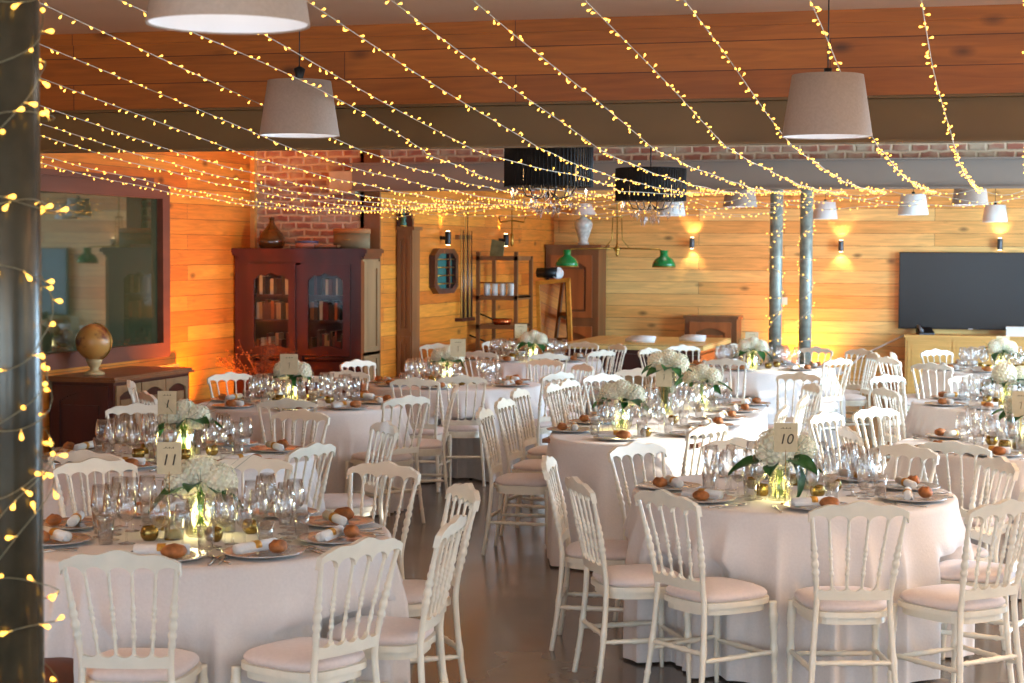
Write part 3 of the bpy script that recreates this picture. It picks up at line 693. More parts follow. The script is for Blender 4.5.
def table_under(cx, cy, r, label, L=0):
    t = thing('round_table' if not L else 'long_banquet_table', label, 'table', (cx, cy, 0))
    if not L: MB().lathe([(0, .72), (r-.01, .72), (r-.01, .745), (0, .745)], 64).obj('tabletop', WALN, t)
    else: MB().box(-r+.08, r-.08, -L, L, .72, .745).obj('tabletop', WALN, t)
    for sx in (-1, 1):
        for sy in (-1, 1):
            MB().tube([(sx*.25, sy*(.25+L*.7), 0), (sx*.2, sy*(.2+L*.7), .72)], .014, 8).obj('leg', BLACK, t)
for i, (k, (x, y, ph, r)) in enumerate(T.items()):
    if k == 'L':
        hl = (LT1-LT0).length/2
        def rf(a):
            c, s_ = math.cos(a), math.sin(a); e = 3.2; A, B_ = LTR, hl+LTR
            q = (abs(c/A)**e+abs(s_/B_)**e)**(-1/e); return (q*c, q*s_)
        # spread the columns of vertices evenly along the outline
        cloth(k, x, y+.07, rf, 'white linen cloth over '+ph, i); table_under(x, y+.07, LTR, ph[4:].capitalize()+' standing between the aisle and the window side under white linen', hl+.3)
    else:
        cloth(k, x, y, lambda a, r=r: (r*math.cos(a), r*math.sin(a)), 'white linen cloth reaching the floor over '+ph, i)
        table_under(x, y, r, 'round folding banquet table under white linen, '+ph)

# ------------------------------------------------------------------ tableware
def glassset():
    def wine(name, s, h, rb, parts):
        bowl = [(0, .085*s), (.012, .086*s), (.03*rb, .1*s), (.038*rb, .125*s), (.036*rb, .155*s), (.029*rb, h), (.028*rb, h), (.035*rb, .155*s), (.0365*rb, .125*s), (.028*rb, .103*s), (0, .089*s)]
        stem = [(.0045, .006), (.0032, .03), (.003, .07*s), (.006, .086*s)]; foot = [(0, 0), (.033, 0), (.033, .0015), (.012, .005), (.0045, .008), (0, .008)]
        if parts:
            t = thing(name, 'x', 'glass'); MB().lathe(bowl, 20).obj('bowl', GLASS, t); MB().lathe(stem, 10).obj('stem', GLASS, t); MB().lathe(foot, 20).obj('foot', GLASS, t); return t
        m = MB().lathe(bowl, 16).lathe(stem, 8).lathe(foot, 16); return tag(m.obj(name, GLASS), 'x', 'glass')
    def tumbler():
        return tag(MB().lathe([(0, 0), (.026, 0), (.034, .095), (.0325, .095), (.025, .006), (0, .006)], 18).obj('water_tumbler', GLASS), 'x', 'glass')
    def flute(): 
        return tag(MB().lathe([(0, 0), (.03, 0), (.03, .0015), (.006, .006), (.003, .03), (.003, .09), (.012, .105), (.024, .14), (.026, .17), (.022, .215), (.0212, .215), (.0252, .17), (.023, .14), (0, .108)], 16).obj('champagne_flute', GLASS), 'x', 'glass')
    return wine, tumbler, flute
wine, tumbler, flute = glassset()
P = {'wineN': Proto(wine('wine_glass', 1, .205, 1.05, True)), 'wine': Proto(wine('wine_glass', 1, .205, 1.05, False)), 'smallN': Proto(wine('white_wine_glass', .85, .172, .86, True)), 'small': Proto(wine('white_wine_glass', .85, .172, .86, False)),
     'tumb': Proto(tumbler()), 'flute': Proto(flute())}
P['plate'] = Proto(tag(MB().lathe([(0, 0), (.09, 0), (.105, .004), (.15, .013), (.153, .016), (.15, .018), (.104, .009), (.088, .005), (0, .005)], 40).obj('charger_plate', CHARG), 'x', 'plate'))
def napkin(parts):
    def rollm():
        m = MB(); n = 14
        m.tube([(-.1, 0, 0), (.1, 0, 0)], [.019, .019], n)
        sp = [(-.1005, .016*(.2+.8*t/20)*math.cos(t*.9), .016*(.2+.8*t/20)*math.sin(t*.9)) for t in range(21)]
        m.tube(sp, .0013, 4); m.tube([(-p[0], p[1], p[2]) for p in sp], .0013, 4)
        m.add([(x, y, z) for x in (-.1, .1) for (y, z) in ((-.019, 0), (-.026, -.016), (.004, -.0185))], [(0, 1, 4, 3), (1, 2, 5, 4)])
        return m
    def band(m, mi=0): return m.lathe([(.0195, -.016), (.0215, -.014), (.0215, .014), (.0195, .016)], 14, mi=mi)
    if parts:
        t = thing('napkin_roll', 'x', 'napkin'); rollm().obj('napkin', NAPK, t); b = band(MB()).obj('napkin_band', GOLDB, t); b.rotation_euler = (0, PI/2, 0); return t
    m = rollm(); b = MB(); band(b); m.add([(z, y, -x) for x, y, z in b.v], b.f, 1); return tag(m.obj('napkin_roll', [NAPK, GOLDB]), 'x', 'napkin')
P['napN'] = Proto(napkin(True)); P['nap'] = Proto(napkin(False))
m = MB(); m.ball((0, 0, .024), .044, .031, .025, 18, 12)
m.v = [(x*(1+.07*noise.noise(Vector((x, y, z))*40)), y*(1+.1*noise.noise(Vector((y, x, z))*40)), z*(1+.12*noise.noise(Vector((x, z, y))*50))-(.005*math.exp(-(y/.006)**2) if z > .03 else 0)) for x, y, z in m.v]
P['bread'] = Proto(tag(m.obj('bread_roll', BREAD), 'x', 'bread'))
m = MB(); m.tube([(0, -.10, .003), (0, -.02, .004), (0, .03, .008), (0, .045, .005)], [.004, .003, .0025, .006], 8)
for x in (-.009, -.003, .003, .009): m.tube([(x*.8, .045, .005), (x, .06, .003), (x, .095, .007)], [.002, .0015, .001], 5)
m.obox((0, .047, .004), (.010, 0, 0), (0, .004, 0), (0, 0, .001)); P['fork'] = Proto(tag(m.obj('fork', CUTL), 'x', 'cutlery'))
m = MB(); m.tube([(0, -.11, .005), (0, -.03, .005), (0, .0, .005)], [.005, .0045, .0035], 8)
m.add([(-.008, 0, .004), (.004, 0, .004), (-.009, .06, .004), (.004, .09, .004), (-.008, 0, .006), (.004, 0, .006), (-.009, .06, .005), (.004, .09, .005)], [(0, 1, 3, 2), (4, 6, 7, 5), (0, 4, 5, 1), (1, 5, 7, 3), (3, 7, 6, 2), (2, 6, 4, 0)], 0, False)
P['knife'] = Proto(tag(m.obj('knife', CUTL), 'x', 'cutlery'))
m = MB(); m.tube([(0, -.09, .003), (0, 0, .006), (0, .03, .004)], [.004, .0025, .003], 8)
m.ball((0, .052, .006), .013, .022, .005, 12, 6); P['spoon'] = Proto(tag(m.obj('spoon', CUTL), 'x', 'cutlery'))
MERC = mat('mercury_glass', (150, 124, 66), .25, .8, .35, 60)
def tealight():
    t = thing('tealight_holder', 'x', 'candle holder')
    MB().lathe([(0, 0), (.022, 0), (.033, .014), (.036, .03), (.031, .05), (.026, .055), (.025, .055), (.034, .03), (.02, .006), (0, .006)], 24).obj('bowl', MERC, t)
    MB().lathe([(0, .006), (.018, .006), (.018, .02), (0, .02)], 14).obj('candle', NAPK, t); return t
P['tea'] = Proto(tealight())
def candleglass():
    t = thing('candle_tumbler', 'x', 'candle holder')
    MB().lathe([(0, 0), (.038, 0), (.038, .085), (.036, .085), (.036, .005), (0, .005)], 24).obj('glass', GLASS, t)
    MB().lathe([(0, .006), (.035, .006), (.035, .035), (0, .035)], 20).obj('wax', mat('pale_wax', (240, 224, 160), .5, sub=.2), t); return t
P['candle'] = Proto(candleglass())

# ------------------------------------------------------------------ bouquets
def bloom_mesh(seed=0, r=.068):
    m = MB(); n = 130; rr = random.Random(seed)
    m.ball((0, 0, 0), r*.86, n=14, m=9)
    for i in range(n):
        z = 1-2*(i+.5)/n
        if z < -.75: continue
        a = i*2.39996; q = math.sqrt(1-z*z); N = Vector((q*math.cos(a), q*math.sin(a), z))
        X = N.orthogonal().normalized(); Y = N.cross(X); tw = rr.uniform(0, 6); c = N*r*rr.uniform(.93, 1.06)
        for k in range(4):
            b = tw+k*PI/2; d = X*math.cos(b)+Y*math.sin(b); e = N.cross(d); s = .0125*rr.uniform(.85, 1.15)
            m.add([c-N*.004, c+d*s*.6+e*s*.45+N*.001, c+d*s*1.1+N*.002, c+d*s*.6-e*s*.45+N*.001], [(0, 1, 2, 3)], 0, False)
    return m
def leaf_mesh(L=.16, w=.045, droop=.05, seed=0):
    m = MB(); vs = []; fs = []; n = 9
    for i in range(n+1):
        t = i/n; ww = w*math.sin(PI*min(1, t*.96+.02))**.8; z = .02*math.sin(PI*t)-droop*t*t
        for j, s in enumerate((-1, -.5, 0, .5, 1)): vs.append((L*t, s*ww, z+.012*abs(s)-.0*t))
    for i in range(n):
        for j in range(4): a = i*5+j; fs.append((a, a+1, a+6, a+5))
    k = len(vs); vs += [(x, y, z-.0015) for x, y, z in vs]; fs += [tuple(k+q for q in f[::-1]) for f in fs]
    return m.add(vs, fs)
BL = [bloom_mesh(i).obj('hydrangea_bloom', HYD) for i in range(2)]; LF = [leaf_mesh(.17, .045, .05).obj('leaf', LEAF), leaf_mesh(.13, .038, .015).obj('leaf', LEAF)]
BLD = [o.data for o in BL]; LFD = [o.data for o in LF]
for o in BL+LF: bpy.data.objects.remove(o)
def inst(name, me, parent, loc, rot, s=1):
    o = bpy.data.objects.new(name, me); C.objects.link(o); o.parent = parent; o.location = loc; o.rotation_euler = rot; o.scale = (s, s, s) if not hasattr(s, '__len__') else s; return o
def bouquet(loc, label, kind=0, seed=0, s=1.0):
    rr = random.Random(seed); t = thing('flower_arrangement', label, 'flowers', loc, 0, 'hydrangea bouquets')
    if kind == 0: hv = .165; prof = [(0, 0), (.052, 0), (.058, .006), (.066, .07), (.058, .13), (.052, hv), (.0495, hv), (.0555, .13), (.0635, .07), (.055, .01), (0, .01)]
    elif kind == 1: hv = .15; prof = [(0, 0), (.045, 0), (.05, .006), (.05, hv), (.048, hv), (.048, .01), (0, .01)]
    else: hv = .30; prof = [(0, 0), (.06, 0), (.062, .006), (.062, hv), (.06, hv), (.06, .01), (0, .01)]
    MB().lathe(prof, 28).obj('vase', VGLASS, t)
    m = MB()
    for i in range(9):
        a = i*.7; m.tube([(.03*math.cos(a), .03*math.sin(a), .015), (-.015*math.cos(a), -.015*math.sin(a), hv*.7), (.03*math.cos(a+1), .03*math.sin(a+1), hv+.03)], .0035, 6)
    m.obj('stems', STALK, t)
    m = MB(); pts = []
    for i in range(60): a = i*.9; pts.append(((.036+.01*math.sin(i))*math.cos(a), (.036+.01*math.sin(i))*math.sin(a), .015+.1*(i/60 if kind != 2 else i/60*.6)))
    for p in pts: m.ball(p, .0026, n=6, m=4)
    m.obj('light_beads', VLED, t)
    plight('vase_glow', (0, 0, .07), 1.6, (1, .84, .45), .045, t)
    bl = [((-.06, -.02, hv+.06), 1.1), ((.08, .0, hv+.055), 1.05), ((.01, .07, hv+.055), 1), ((.01, -.01, hv+.09), .95)] if kind != 1 else [((-.015, -.04, hv+.085), 1.35), ((.10, .03, hv+.085), .9), ((-.02, .06, hv+.08), 1.0)]
    for i, (p, k) in enumerate(bl): inst('hydrangea_bloom', BLD[i % 2], t, p, (rr.uniform(-.3, .3), rr.uniform(-.3, .3), rr.uniform(0, 6)), k*s)
    for i in range(9 if kind != 1 else 7):
        a = i*PI*2/(9 if kind != 1 else 7)+rr.uniform(-.25, .25)
        inst('leaf', LFD[i % 2], t, (.035*math.cos(a), .035*math.sin(a), hv+.012+rr.uniform(-.01, .02)), (rr.uniform(-.4, .4), rr.uniform(-.25, .25), a), rr.uniform(.75, 1.15))
    if kind == 1: inst('leaf', LFD[0], t, (.055, -.03, hv+.03), (0, 1.15, -.3), 1.0)
    if kind == 2:
        for a in (0, 2.1, 4.2): inst('leaf', LFD[0], t, (.035*math.cos(a), .035*math.sin(a), .03), (0, -1.45, a), (1.5, .8, 1))
    m = MB()
    for i in range(14):
        a = rr.uniform(0, 6.28); L = rr.uniform(.12, .24); m.tube([(0, 0, hv), (L*.4*math.cos(a), L*.4*math.sin(a), hv+.06), (L*math.cos(a), L*math.sin(a), hv+rr.uniform(.04, .16))], [.001, .0009, .0006], 4)
    m.obj('grass_sprigs', LEAF, t)
    return t
def card(loc, label, text=None, hh=.30, w=.095, h=.125, rz=R(16)):
    t = thing('table_number_card', label, 'table card', loc, rz)
    MB().tube([(0, 0, 0), (0, 0, hh+.01)], .0016, 6).lathe([(0, 0), (.02, 0), (.018, .006), (0, .006)], 14).obj('stand', BRASS, t)
    MB().box(-w/2, w/2, -.0012, .0012, hh, hh+h).obj('card', PAPER, t)
    m = MB()
    for i in range(6): m.box(-w*.22+w*.075*i, -w*.22+w*.075*i+w*.045, -.002, -.0013, hh+h*.80, hh+h*.815+(.004 if i % 2 else 0))
    m.obj('small_print', INK, t)
    if text:
        cu_ = bpy.data.curves.new('number', 'FONT'); cu_.body = text; cu_.size = h*.5; cu_.align_x = 'CENTER'; cu_.extrude = .0003; cu_.materials.append(INK); cu_.shear = .2
        o = bpy.data.objects.new('number_text', cu_); C.objects.link(o); bpy.context.view_layer.update(); me_ = bpy.data.meshes.new_from_object(o.evaluated_get(bpy.context.evaluated_depsgraph_get())); bpy.data.objects.remove(o); o = bpy.data.objects.new('number', me_); C.objects.link(o); o.parent = t; o.location = (0, -.002, hh+h*.28); o.rotation_euler = (PI/2, 0, 0)
    else: MB().tube([(-.006, -.002, hh+h*.55), (.005, -.002, hh+h*.58), (.0, -.002, hh+h*.3)], .0014, 5).obj('number', INK, t)
TZ = .7575
def on(k, dx, dy): x, y = T[k][:2]; return (x+dx, y+dy, TZ)
p11 = at(201, 536, TZ); bouquet((p11.x, p11.y, TZ), 'hydrangea bouquet with glowing glass vase on the table numbered eleven', 0, 1)
p10 = at(770, 500, TZ); pb = at(779, 500, TZ); bouquet((pb.x, pb.y, TZ), 'hydrangea bouquet in a clear vase behind the card numbered ten', 1, 2)
p1 = at(184, 458, TZ); bouquet((p1.x, p1.y, TZ), 'hydrangea bouquet on the table numbered one', 0, 3)
for k, px, py, l, kd in (('12', 292, 401, 'hydrangea bouquet on the round table before the bookcase', 0), ('13', 447, 383, 'hydrangea bouquet on the round table before the tall narrow case', 0), ('14', 533, 361, 'hydrangea bouquet beside the gilt leaning mirror on a far table', 0),
        ('F', 752, 370, 'hydrangea bouquet just in front of the far columns', 0), ('A', 1001, 371, 'hydrangea bouquet on the farthest table under the television', 0), ('B', 1006, 406, 'large sunlit hydrangea bouquet at the right edge, on the middle table', 1), ('C', 1027, 446, 'sunlit hydrangea bouquet cut by the right edge, behind table ten', 0)):
    p = at(px, py, TZ); bouquet((p.x, p.y, TZ), l, kd, px)
for px, py, l, kd in ((621, 430, 'low hydrangea bouquet at the near rounded end of the long table', 0), (667, 414, 'tall vase lined with a big leaf, hydrangeas above, on the long table', 2), (701, 408, 'low glowing hydrangea bouquet at the far end of the long table', 0)):
    p = at(px, py, TZ); bouquet((p.x, p.y, TZ), l, kd, px)
def cardpx(px, ptop, Zk, label, text, w=.1, h=.125):
    # the card stands at the depth of its table; top edge at ptop
    p = Zk; d = ray(px, ptop); t = (p[1]-.0)/d.y; q = EYE+d*t
    card((q.x, q.y, TZ), label, text, q.z-TZ-h, w, h)
cardpx(169, 442, (0, p11.y-.12), 'kraft table card numbered eleven in front of the hydrangeas', '11', .095, .125)
cardpx(786, 423, (0, pb.y-.13), 'kraft table card numbered ten above the hydrangeas', '10', .105, .13)
cardpx(167, 391, (0, p1.y-.1), 'kraft table card numbered one beside white hydrangeas', '1', .1, .125)
for k, px, py, l in (('12', 289, 354, 'plain kraft card above the bouquet before the bookcase'), ('13', 458, 339, 'kraft card beside the bouquet before the tall narrow case'), ('14', 521, 324, 'kraft card above the bouquet beside the gilt mirror'),
                     ('F', 752, 332, 'kraft card above the bouquet before the far columns'), ('A', 1003, 336, 'kraft card above the bouquet under the television'), ('C', 1021, 391, 'pale card at the right edge behind table ten')):
    cardpx(px, py, (0, T[k][1]-.1), l, None, .13 if k not in 'C' else .1, .15)
cardpx(664, 365, (0, at(667, 414, TZ).y-.1), 'pale kraft card before the tall leaf vase on the long table', None, .11, .15)

# ------------------------------------------------------------------ place settings
PH = {'11': 'on the table numbered eleven', '1': 'on the table numbered one', '12': 'on the table before the bookcase', '13': 'on the table by the narrow case', '14': 'on the table beside the billiard table', '10': 'on the table numbered ten',
      'F': 'on the table before the far columns', 'A': 'on the farthest table under the television', 'B': 'on the middle right-hand table', 'C': 'on the sunlit table behind table ten', 'L': 'on the long table'}
NUMS = ['twelve', 'one', 'two', 'three', 'four', 'five', 'six', 'seven', 'eight', 'nine', 'ten', 'eleven']
ORD = ['first', 'second', 'third', 'fourth', 'fifth', 'sixth', 'seventh', 'eighth', 'ninth', 'tenth', 'eleventh', 'twelfth', 'thirteenth', 'fourteenth', 'fifteenth', 'sixteenth', 'seventeenth', 'eighteenth', 'nineteenth', 'twentieth']
PLACE = ['']
def put(kind, p, rz, what, k, **kw):
    P[kind].put(p, rz, what+' at '+PLACE[0]+' '+PH[k], (what+'s ' if what[-1] != 's' else what+'es ')+PH[k], **kw)
def clock(a):                # place round a table as hours, twelve being the side away from the camera
    return NUMS[int(round((R(105.9)-a)/(PI/6))) % 12]+" o'clock"
rr = random.Random(11)
def setting(k, ox, oy, ux, uy, near):     # (ox, oy) edge point, (ux, uy) unit vector inward
    rz = math.atan2(uy, ux)-PI/2; vx, vy = uy, -ux
    def W(s, d): return (ox+ux*d+vx*s, oy+uy*d+vy*s)
    x, y = W(0, .17); put('plate', (x, y, TZ+.001), 0, 'silver-rimmed charger plate', k)
    a = rz+rr.uniform(-.25, .25)+.1
    x2, y2 = W(-.02, .19); put('napN' if near else 'nap', (x2, y2, TZ+.033), a, 'white napkin roll with gold band', k)
    x2, y2 = W(.04, .125); put('bread', (x2, y2, TZ+.011), a+rr.uniform(-.4, .4), 'brown bread roll', k, sc=rr.uniform(.9, 1.12))
    if near:
        x2, y2 = W(-.185, .15); put('fork', (x2, y2, TZ), rz, 'steel fork', k); x2, y2 = W(.185, .15); put('knife', (x2, y2, TZ), rz, 'steel knife', k)
        x2, y2 = W(.215, .16); put('spoon', (x2, y2, TZ), rz, 'steel spoon', k)
    j = lambda: rr.uniform(-.012, .012)
    for kd, s, d, nm in (('wine', -.07, .37, 'large stemmed wine glass'), ('small', .02, .385, 'small stemmed wine glass'), ('tumb', .10, .36, 'clear water tumbler'), ('flute', -.0, .46, 'tall champagne flute'), ('wine', .11, .44, 'second stemmed wine glass')):
        if kd == 'flute' and rr.random() < .2: continue
        x2, y2 = W(s+j(), d+j()); put(kd+('N' if near and kd in ('wine', 'small') else ''), (x2, y2, TZ), rr.uniform(0, 6), nm, k)
for k, (cx, cy, ph, r) in T.items():
    near = k in ('10', '11', '1', 'C')
    if k == 'L':
        for s in (-1, 1):
            for i in range(5):
                y = LT0.y+.05+i*(LT1.y-LT0.y)/4.2; PLACE[0] = 'the %s %s-side place' % (ORD[i], 'aisle' if s < 0 else 'window'); setting(k, cx+s*(LTR+.0), y, -s, 0, False)
        PLACE[0] = 'the near rounded end'; setting(k, cx, LT0.y-.5, 0, 1, False); PLACE[0] = 'the far rounded end'; setting(k, cx+.02, LT1.y+.55, 0, -1, False)
        continue
    angs = sorted(math.atan2(l.y-cy, l.x-cx) for l, f, a in chairs[k])
    out = []
    for a in angs:
        if all(abs((a-b+PI) % (2*PI)-PI) > .6 for b in out): out.append(a)
    step = .72; tries = 0
    while tries < 72:       # fill the gaps
        a = -PI+tries*PI/36; tries += 1
        if all(abs((a-b+PI) % (2*PI)-PI) > .66 for b in out): out.append(a)
    for a in out:
        PLACE[0] = clock(a)
        setting(k, cx+r*math.cos(a), cy+r*math.sin(a), -math.cos(a), -math.sin(a), near)
    for i in range(5):
        a = i*2*PI/5+.4; q = .2+.03*(i % 2); PLACE[0] = clock(a); put('tea', (cx+q*math.cos(a), cy+q*math.sin(a), TZ), 0, 'gold mercury-glass tealight holder', k)
    if near:
        for a in (-1.9, 1.0): PLACE[0] = clock(a); put('candle', (cx+.13*math.cos(a), cy+.13*math.sin(a)-.02, TZ), 0, 'glass tumbler candle with pale wax', k)
for i in range(6): PLACE[0] = 'the %s row' % ORD[i]; put('tea', (-2.33+(-.1 if i % 2 else .12), LT0.y-.1+i*.45, TZ), 0, 'gold mercury-glass tealight holder', 'L')

# ------------------------------------------------------------------ furniture
def panel_door(m, x0, x1, z0, z1, y, arch=0, fr=.07, mi=0, dep=.012):
    """frame-and-panel front in the plane y (facing -y): stiles, rails, a raised field with an arched head"""
    m.box(x0, x0+fr, y-dep, y, z0, z1, mi); m.box(x1-fr, x1, y-dep, y, z0, z1, mi); m.box(x0+fr, x1-fr, y-dep, y, z0, z0+fr, mi)
    n = 16; a, b = x0+fr, x1-fr
    for i in range(n):
        u = (i+.5)/n; h = fr+arch*(1-math.sin(PI*u))
        m.box(a+(b-a)*i/n, a+(b-a)*(i+1)/n, y-dep, y, z1-h, z1, mi)
    g = .03
    m.box(a+g, b-g, y-dep*.7, y, z0+fr+g, z1-fr-arch-g, mi)
def knob(p, parent, mt=None, r=.012): MB().lathe([(0, 0), (r*.6, 0), (r*.5, r), (r, r*1.5), (r*.9, r*2.2), (0, r*2.4)], 12).obj('knob', mt or BRASS, parent).location = p
def rotx(o): o.rotation_euler = (PI/2, 0, 0)

# bookcase: faces -Y, origin at its floor centre
BW, BD, BH = 1.38, .45, 1.9
bc = thing('bookcase', 'dark mahogany bookcase with two glazed arched doors, against the brick wall', 'bookcase', ((-7.63-6.25)/2, 16.62+BD/2-.0, 0))
m = MB(); m.box(-BW/2, -BW/2+.03, -BD/2, BD/2, 0, 1.82); m.box(-BW/2+.03, BW/2-.03, BD/2-.02, BD/2, 0, 1.8); m.box(-BW/2+.03, BW/2-.03, -BD/2+.03, BD/2-.02, .05, .10); m.box(-BW/2+.03, BW/2-.03, -BD/2+.03, BD/2-.02, 1.76, 1.8)
m.box(-BW/2+.03, BW/2-.03, -BD/2, -BD/2+.03, 0, .05); m.box(-.03, .03, -BD/2, -BD/2+.04, .1, 1.76); m.box(-BW/2+.03, -BW/2+.14, -BD/2, -BD/2+.03, .05, 1.8); m.box(BW/2-.14, BW/2-.03, -BD/2, -BD/2+.03, .05, 1.8); m.box(-BW/2+.14, BW/2-.14, -BD/2, -BD/2+.03, 1.74, 1.8)
m.box(-BW/2+.03, BW/2-.03, -BD/2+.041, BD/2-.02, .80, .83)
m.obj('carcass', MAHO, bc)
m = MB(); m.box(BW/2-.03, BW/2-.012, -BD/2, BD/2, 0, 1.82)
for z0, z1 in ((.06, .84), (.9, 1.74)):
    e0, e1 = BW/2-.012, BW/2+.004
    m.box(e0, e1, -BD/2+.001, -BD/2+.08, z0-.05, z1+.04); m.box(e0, e1, BD/2-.08, BD/2-.001, z0-.05, z1+.04); m.box(e0, e1, -BD/2+.08, BD/2-.08, z0-.05, z0+.03); m.box(e0, e1, -BD/2+.08, BD/2-.08, z1-.03, z1+.04)
    m.box(BW/2-.012, BW/2-.006, -BD/2+.11, BD/2-.11, z0+.06, z1-.06)
tag(m.obj('side_panel', WOODG, bc), 'lighter grey-brown side panel, daylight put into its colour')  # lighter than the carcass: the light on this side is put into its colour
m = MB()
for i, (o_, z0, z1) in enumerate(((.0, 1.80, 1.83), (.02, 1.83, 1.86), (.045, 1.86, 1.895), (.03, 1.895, 1.905))): m.box(-BW/2-o_ if i else -BW/2, BW/2+o_, -BD/2-o_, BD/2, z0, z1)
m.obj('cornice', MAHO, bc)
for z in (1.17, 1.42): MB().box(-BW/2+.03, BW/2-.03, -BD/2+.06, BD/2-.02, z, z+.022).obj('shelf', MAHO, bc)
DX = [(-.55, -.03), (.03, .55)]
for a, b in DX:
    m = MB(); y = -BD/2-.02; n = 20; z0, z1 = .84, 1.75; fr = .075
    m.box(a, a+fr, y, y+.025, z0, z1); m.box(b-fr, b, y, y+.025, z0, z1)
    for i in range(n):
        u = (i+.5)/n; h1 = .10+.05*(1-abs(math.sin(PI*u*1)))+.012*math.cos(u*6*PI); h0 = .07+.03*math.sin(PI*u)
        m.box(a+fr+(b-a-2*fr)*i/n, a+fr+(b-a-2*fr)*(i+1)/n, y, y+.025, z1-h1, z1); m.box(a+fr+(b-a-2*fr)*i/n, a+fr+(b-a-2*fr)*(i+1)/n, y, y+.025, z0, z0+h0)
    d = m.obj('door', MAHO, bc); MB().box(a+fr-.01, b-fr+.01, y+.011, y+.014, z0+.05, z1-.08).obj('pane', PANE, d)
    m = MB(); panel_door(m, a, b, .12, .78, -BD/2-.001, .06); m.box(a, b, -BD/2-.003, -BD/2, .12, .78); d = m.obj('door', MAHO, bc)
    knob((b-.03 if a < 0 else a+.03, -BD/2-.02, .5), d); d.children[0].rotation_euler = (PI/2, 0, 0)
rb = random.Random(4); bx0 = bc.location
def book(x, y, z, w, h, d, lean, mi, flat=False):
    m = MB()
    if flat: m.box(-h/2, h/2, -d/2, d/2, 0, w, 0); m.box(-h/2+.003, h/2+.001, -d/2+.004, d/2+.001, .003, w-.003, 1)
    else: m.box(0, w, -d/2, d/2, 0, h, 0); m.box(.003, w-.003, -d/2+.006, d/2+.001, .003, h-.003+.004, 1)
    o = m.obj('book', [BOOKM[mi], PAGES]); o.location = (x, y, z); o.rotation_euler = (0, lean, 0); return o
cn = ['brown', 'tan', 'red', 'cream', 'dark', 'blue', 'orange']
for si, (z, sh) in enumerate(((.83, 'lowest'), (1.192, 'middle'), (1.442, 'top'))):
    for di, (a, b) in enumerate(DX):
        x = bx0.x+a+.05; end = bx0.x+b-.06; side = 'left' if di == 0 else 'right'
        bi = 0
        while x < end-.03:
            w_ = rb.uniform(.018, .042); hmax = (.27 if si == 0 else .21); h_ = rb.uniform(.15, hmax-.01)
            mi = rb.choice([0, 4, 4, 1, 2, 3, 6, 0] if si < 2 else [4, 0, 4, 2, 3]); 
            o = book(x, bx0.y-.05, z, w_, h_, .15, 0, mi)
            tag(o, '%s book, %s along the %s shelf behind the %s bookcase door' % (cn[mi], ORD[bi], sh, side), 'book', 'books on the %s shelf behind the %s door' % (sh, side)); bi += 1; x += w_+.002
            if rb.random() < .12: x += .05
def boxtop(x, y): return (x, y, 1.905)
# things on top of the bookcase
bt = 1.905
q = atY(270.5, 250, 16.85)
t = thing('demijohn', 'bulbous dark glass demijohn on top of the bookcase', 'bottle', (q.x, 16.88, bt))
DG = mat('smoky_glass', (120, 74, 34), .08, 0, .1, coat=.5); DG.node_tree.nodes['Principled BSDF'].inputs['Transmission Weight'].default_value = .6
MB().lathe([(0, 0), (.11, 0), (.132, .03), (.135, .08), (.115, .14), (.075, .19), (.035, .24), (.024, .27), (.024, .30), (0, .30)], 32).obj('bottle_body', DG, t)
MB().lathe([(.024, .29), (.031, .292), (.031, .31), (.026, .315), (0, .315)], 20).obj('rim', DG, t)
q = atY(351, 248, 16.85)
m = MB().lathe([(0, 0), (.19, 0), (.19, .15), (0, .15)], 40); m.v = [(x, y*.62, z) for x, y, z in m.v]
t = thing('hat_box', 'large oval grey-brown hat box on top of the bookcase', 'box', (q.x, 16.87, bt)); m.obj('box_body', mat('grey_brown_card', (128, 108, 76), .8), t)
m = MB().lathe([(0, .15), (.197, .15), (.197, .195), (.18, .2), (0, .2)], 40); m.v = [(x, y*.62, z) for x, y, z in m.v]; m.obj('lid', mat('tan_lid', (176, 116, 66), .7), t)
MB().tube([(-.03, -.124, .09), (0, -.13, .085), (.03, -.124, .09)], .004, 6).obj('handle', BRASS, t)
q = atY(307, 248, 16.85)
t = thing('round_tin', 'low blue-rimmed round tin beside the demijohn', 'tin', (q.x, 16.85, bt)); m = MB().lathe([(0, 0), (.115, 0), (.115, .06), (0, .06)], 32); m.obj('tin_body', mat('pink_tin', (190, 130, 110), .5), t)
MB().lathe([(.0, .055), (.118, .055), (.118, .075), (0, .078)], 32).obj('lid', mat('blue_lid', (96, 100, 130), .5), t)
q = atY(329, 248, 16.7)
t = thing('wooden_tray', 'flat dark wooden tray lying in front of the hat box', 'tray', (q.x, 16.66, bt)); MB().box(-.12, .12, -.05, .05, 0, .012).obj('tray_base', WALN, t); MB().box(-.12, .12, -.05, -.044, .0, .035).box(-.12, .12, .044, .05, 0, .035).box(-.12, -.114, -.05, .05, 0, .035).box(.114, .12, -.05, .05, 0, .035).obj('tray_rim', WALN, t)

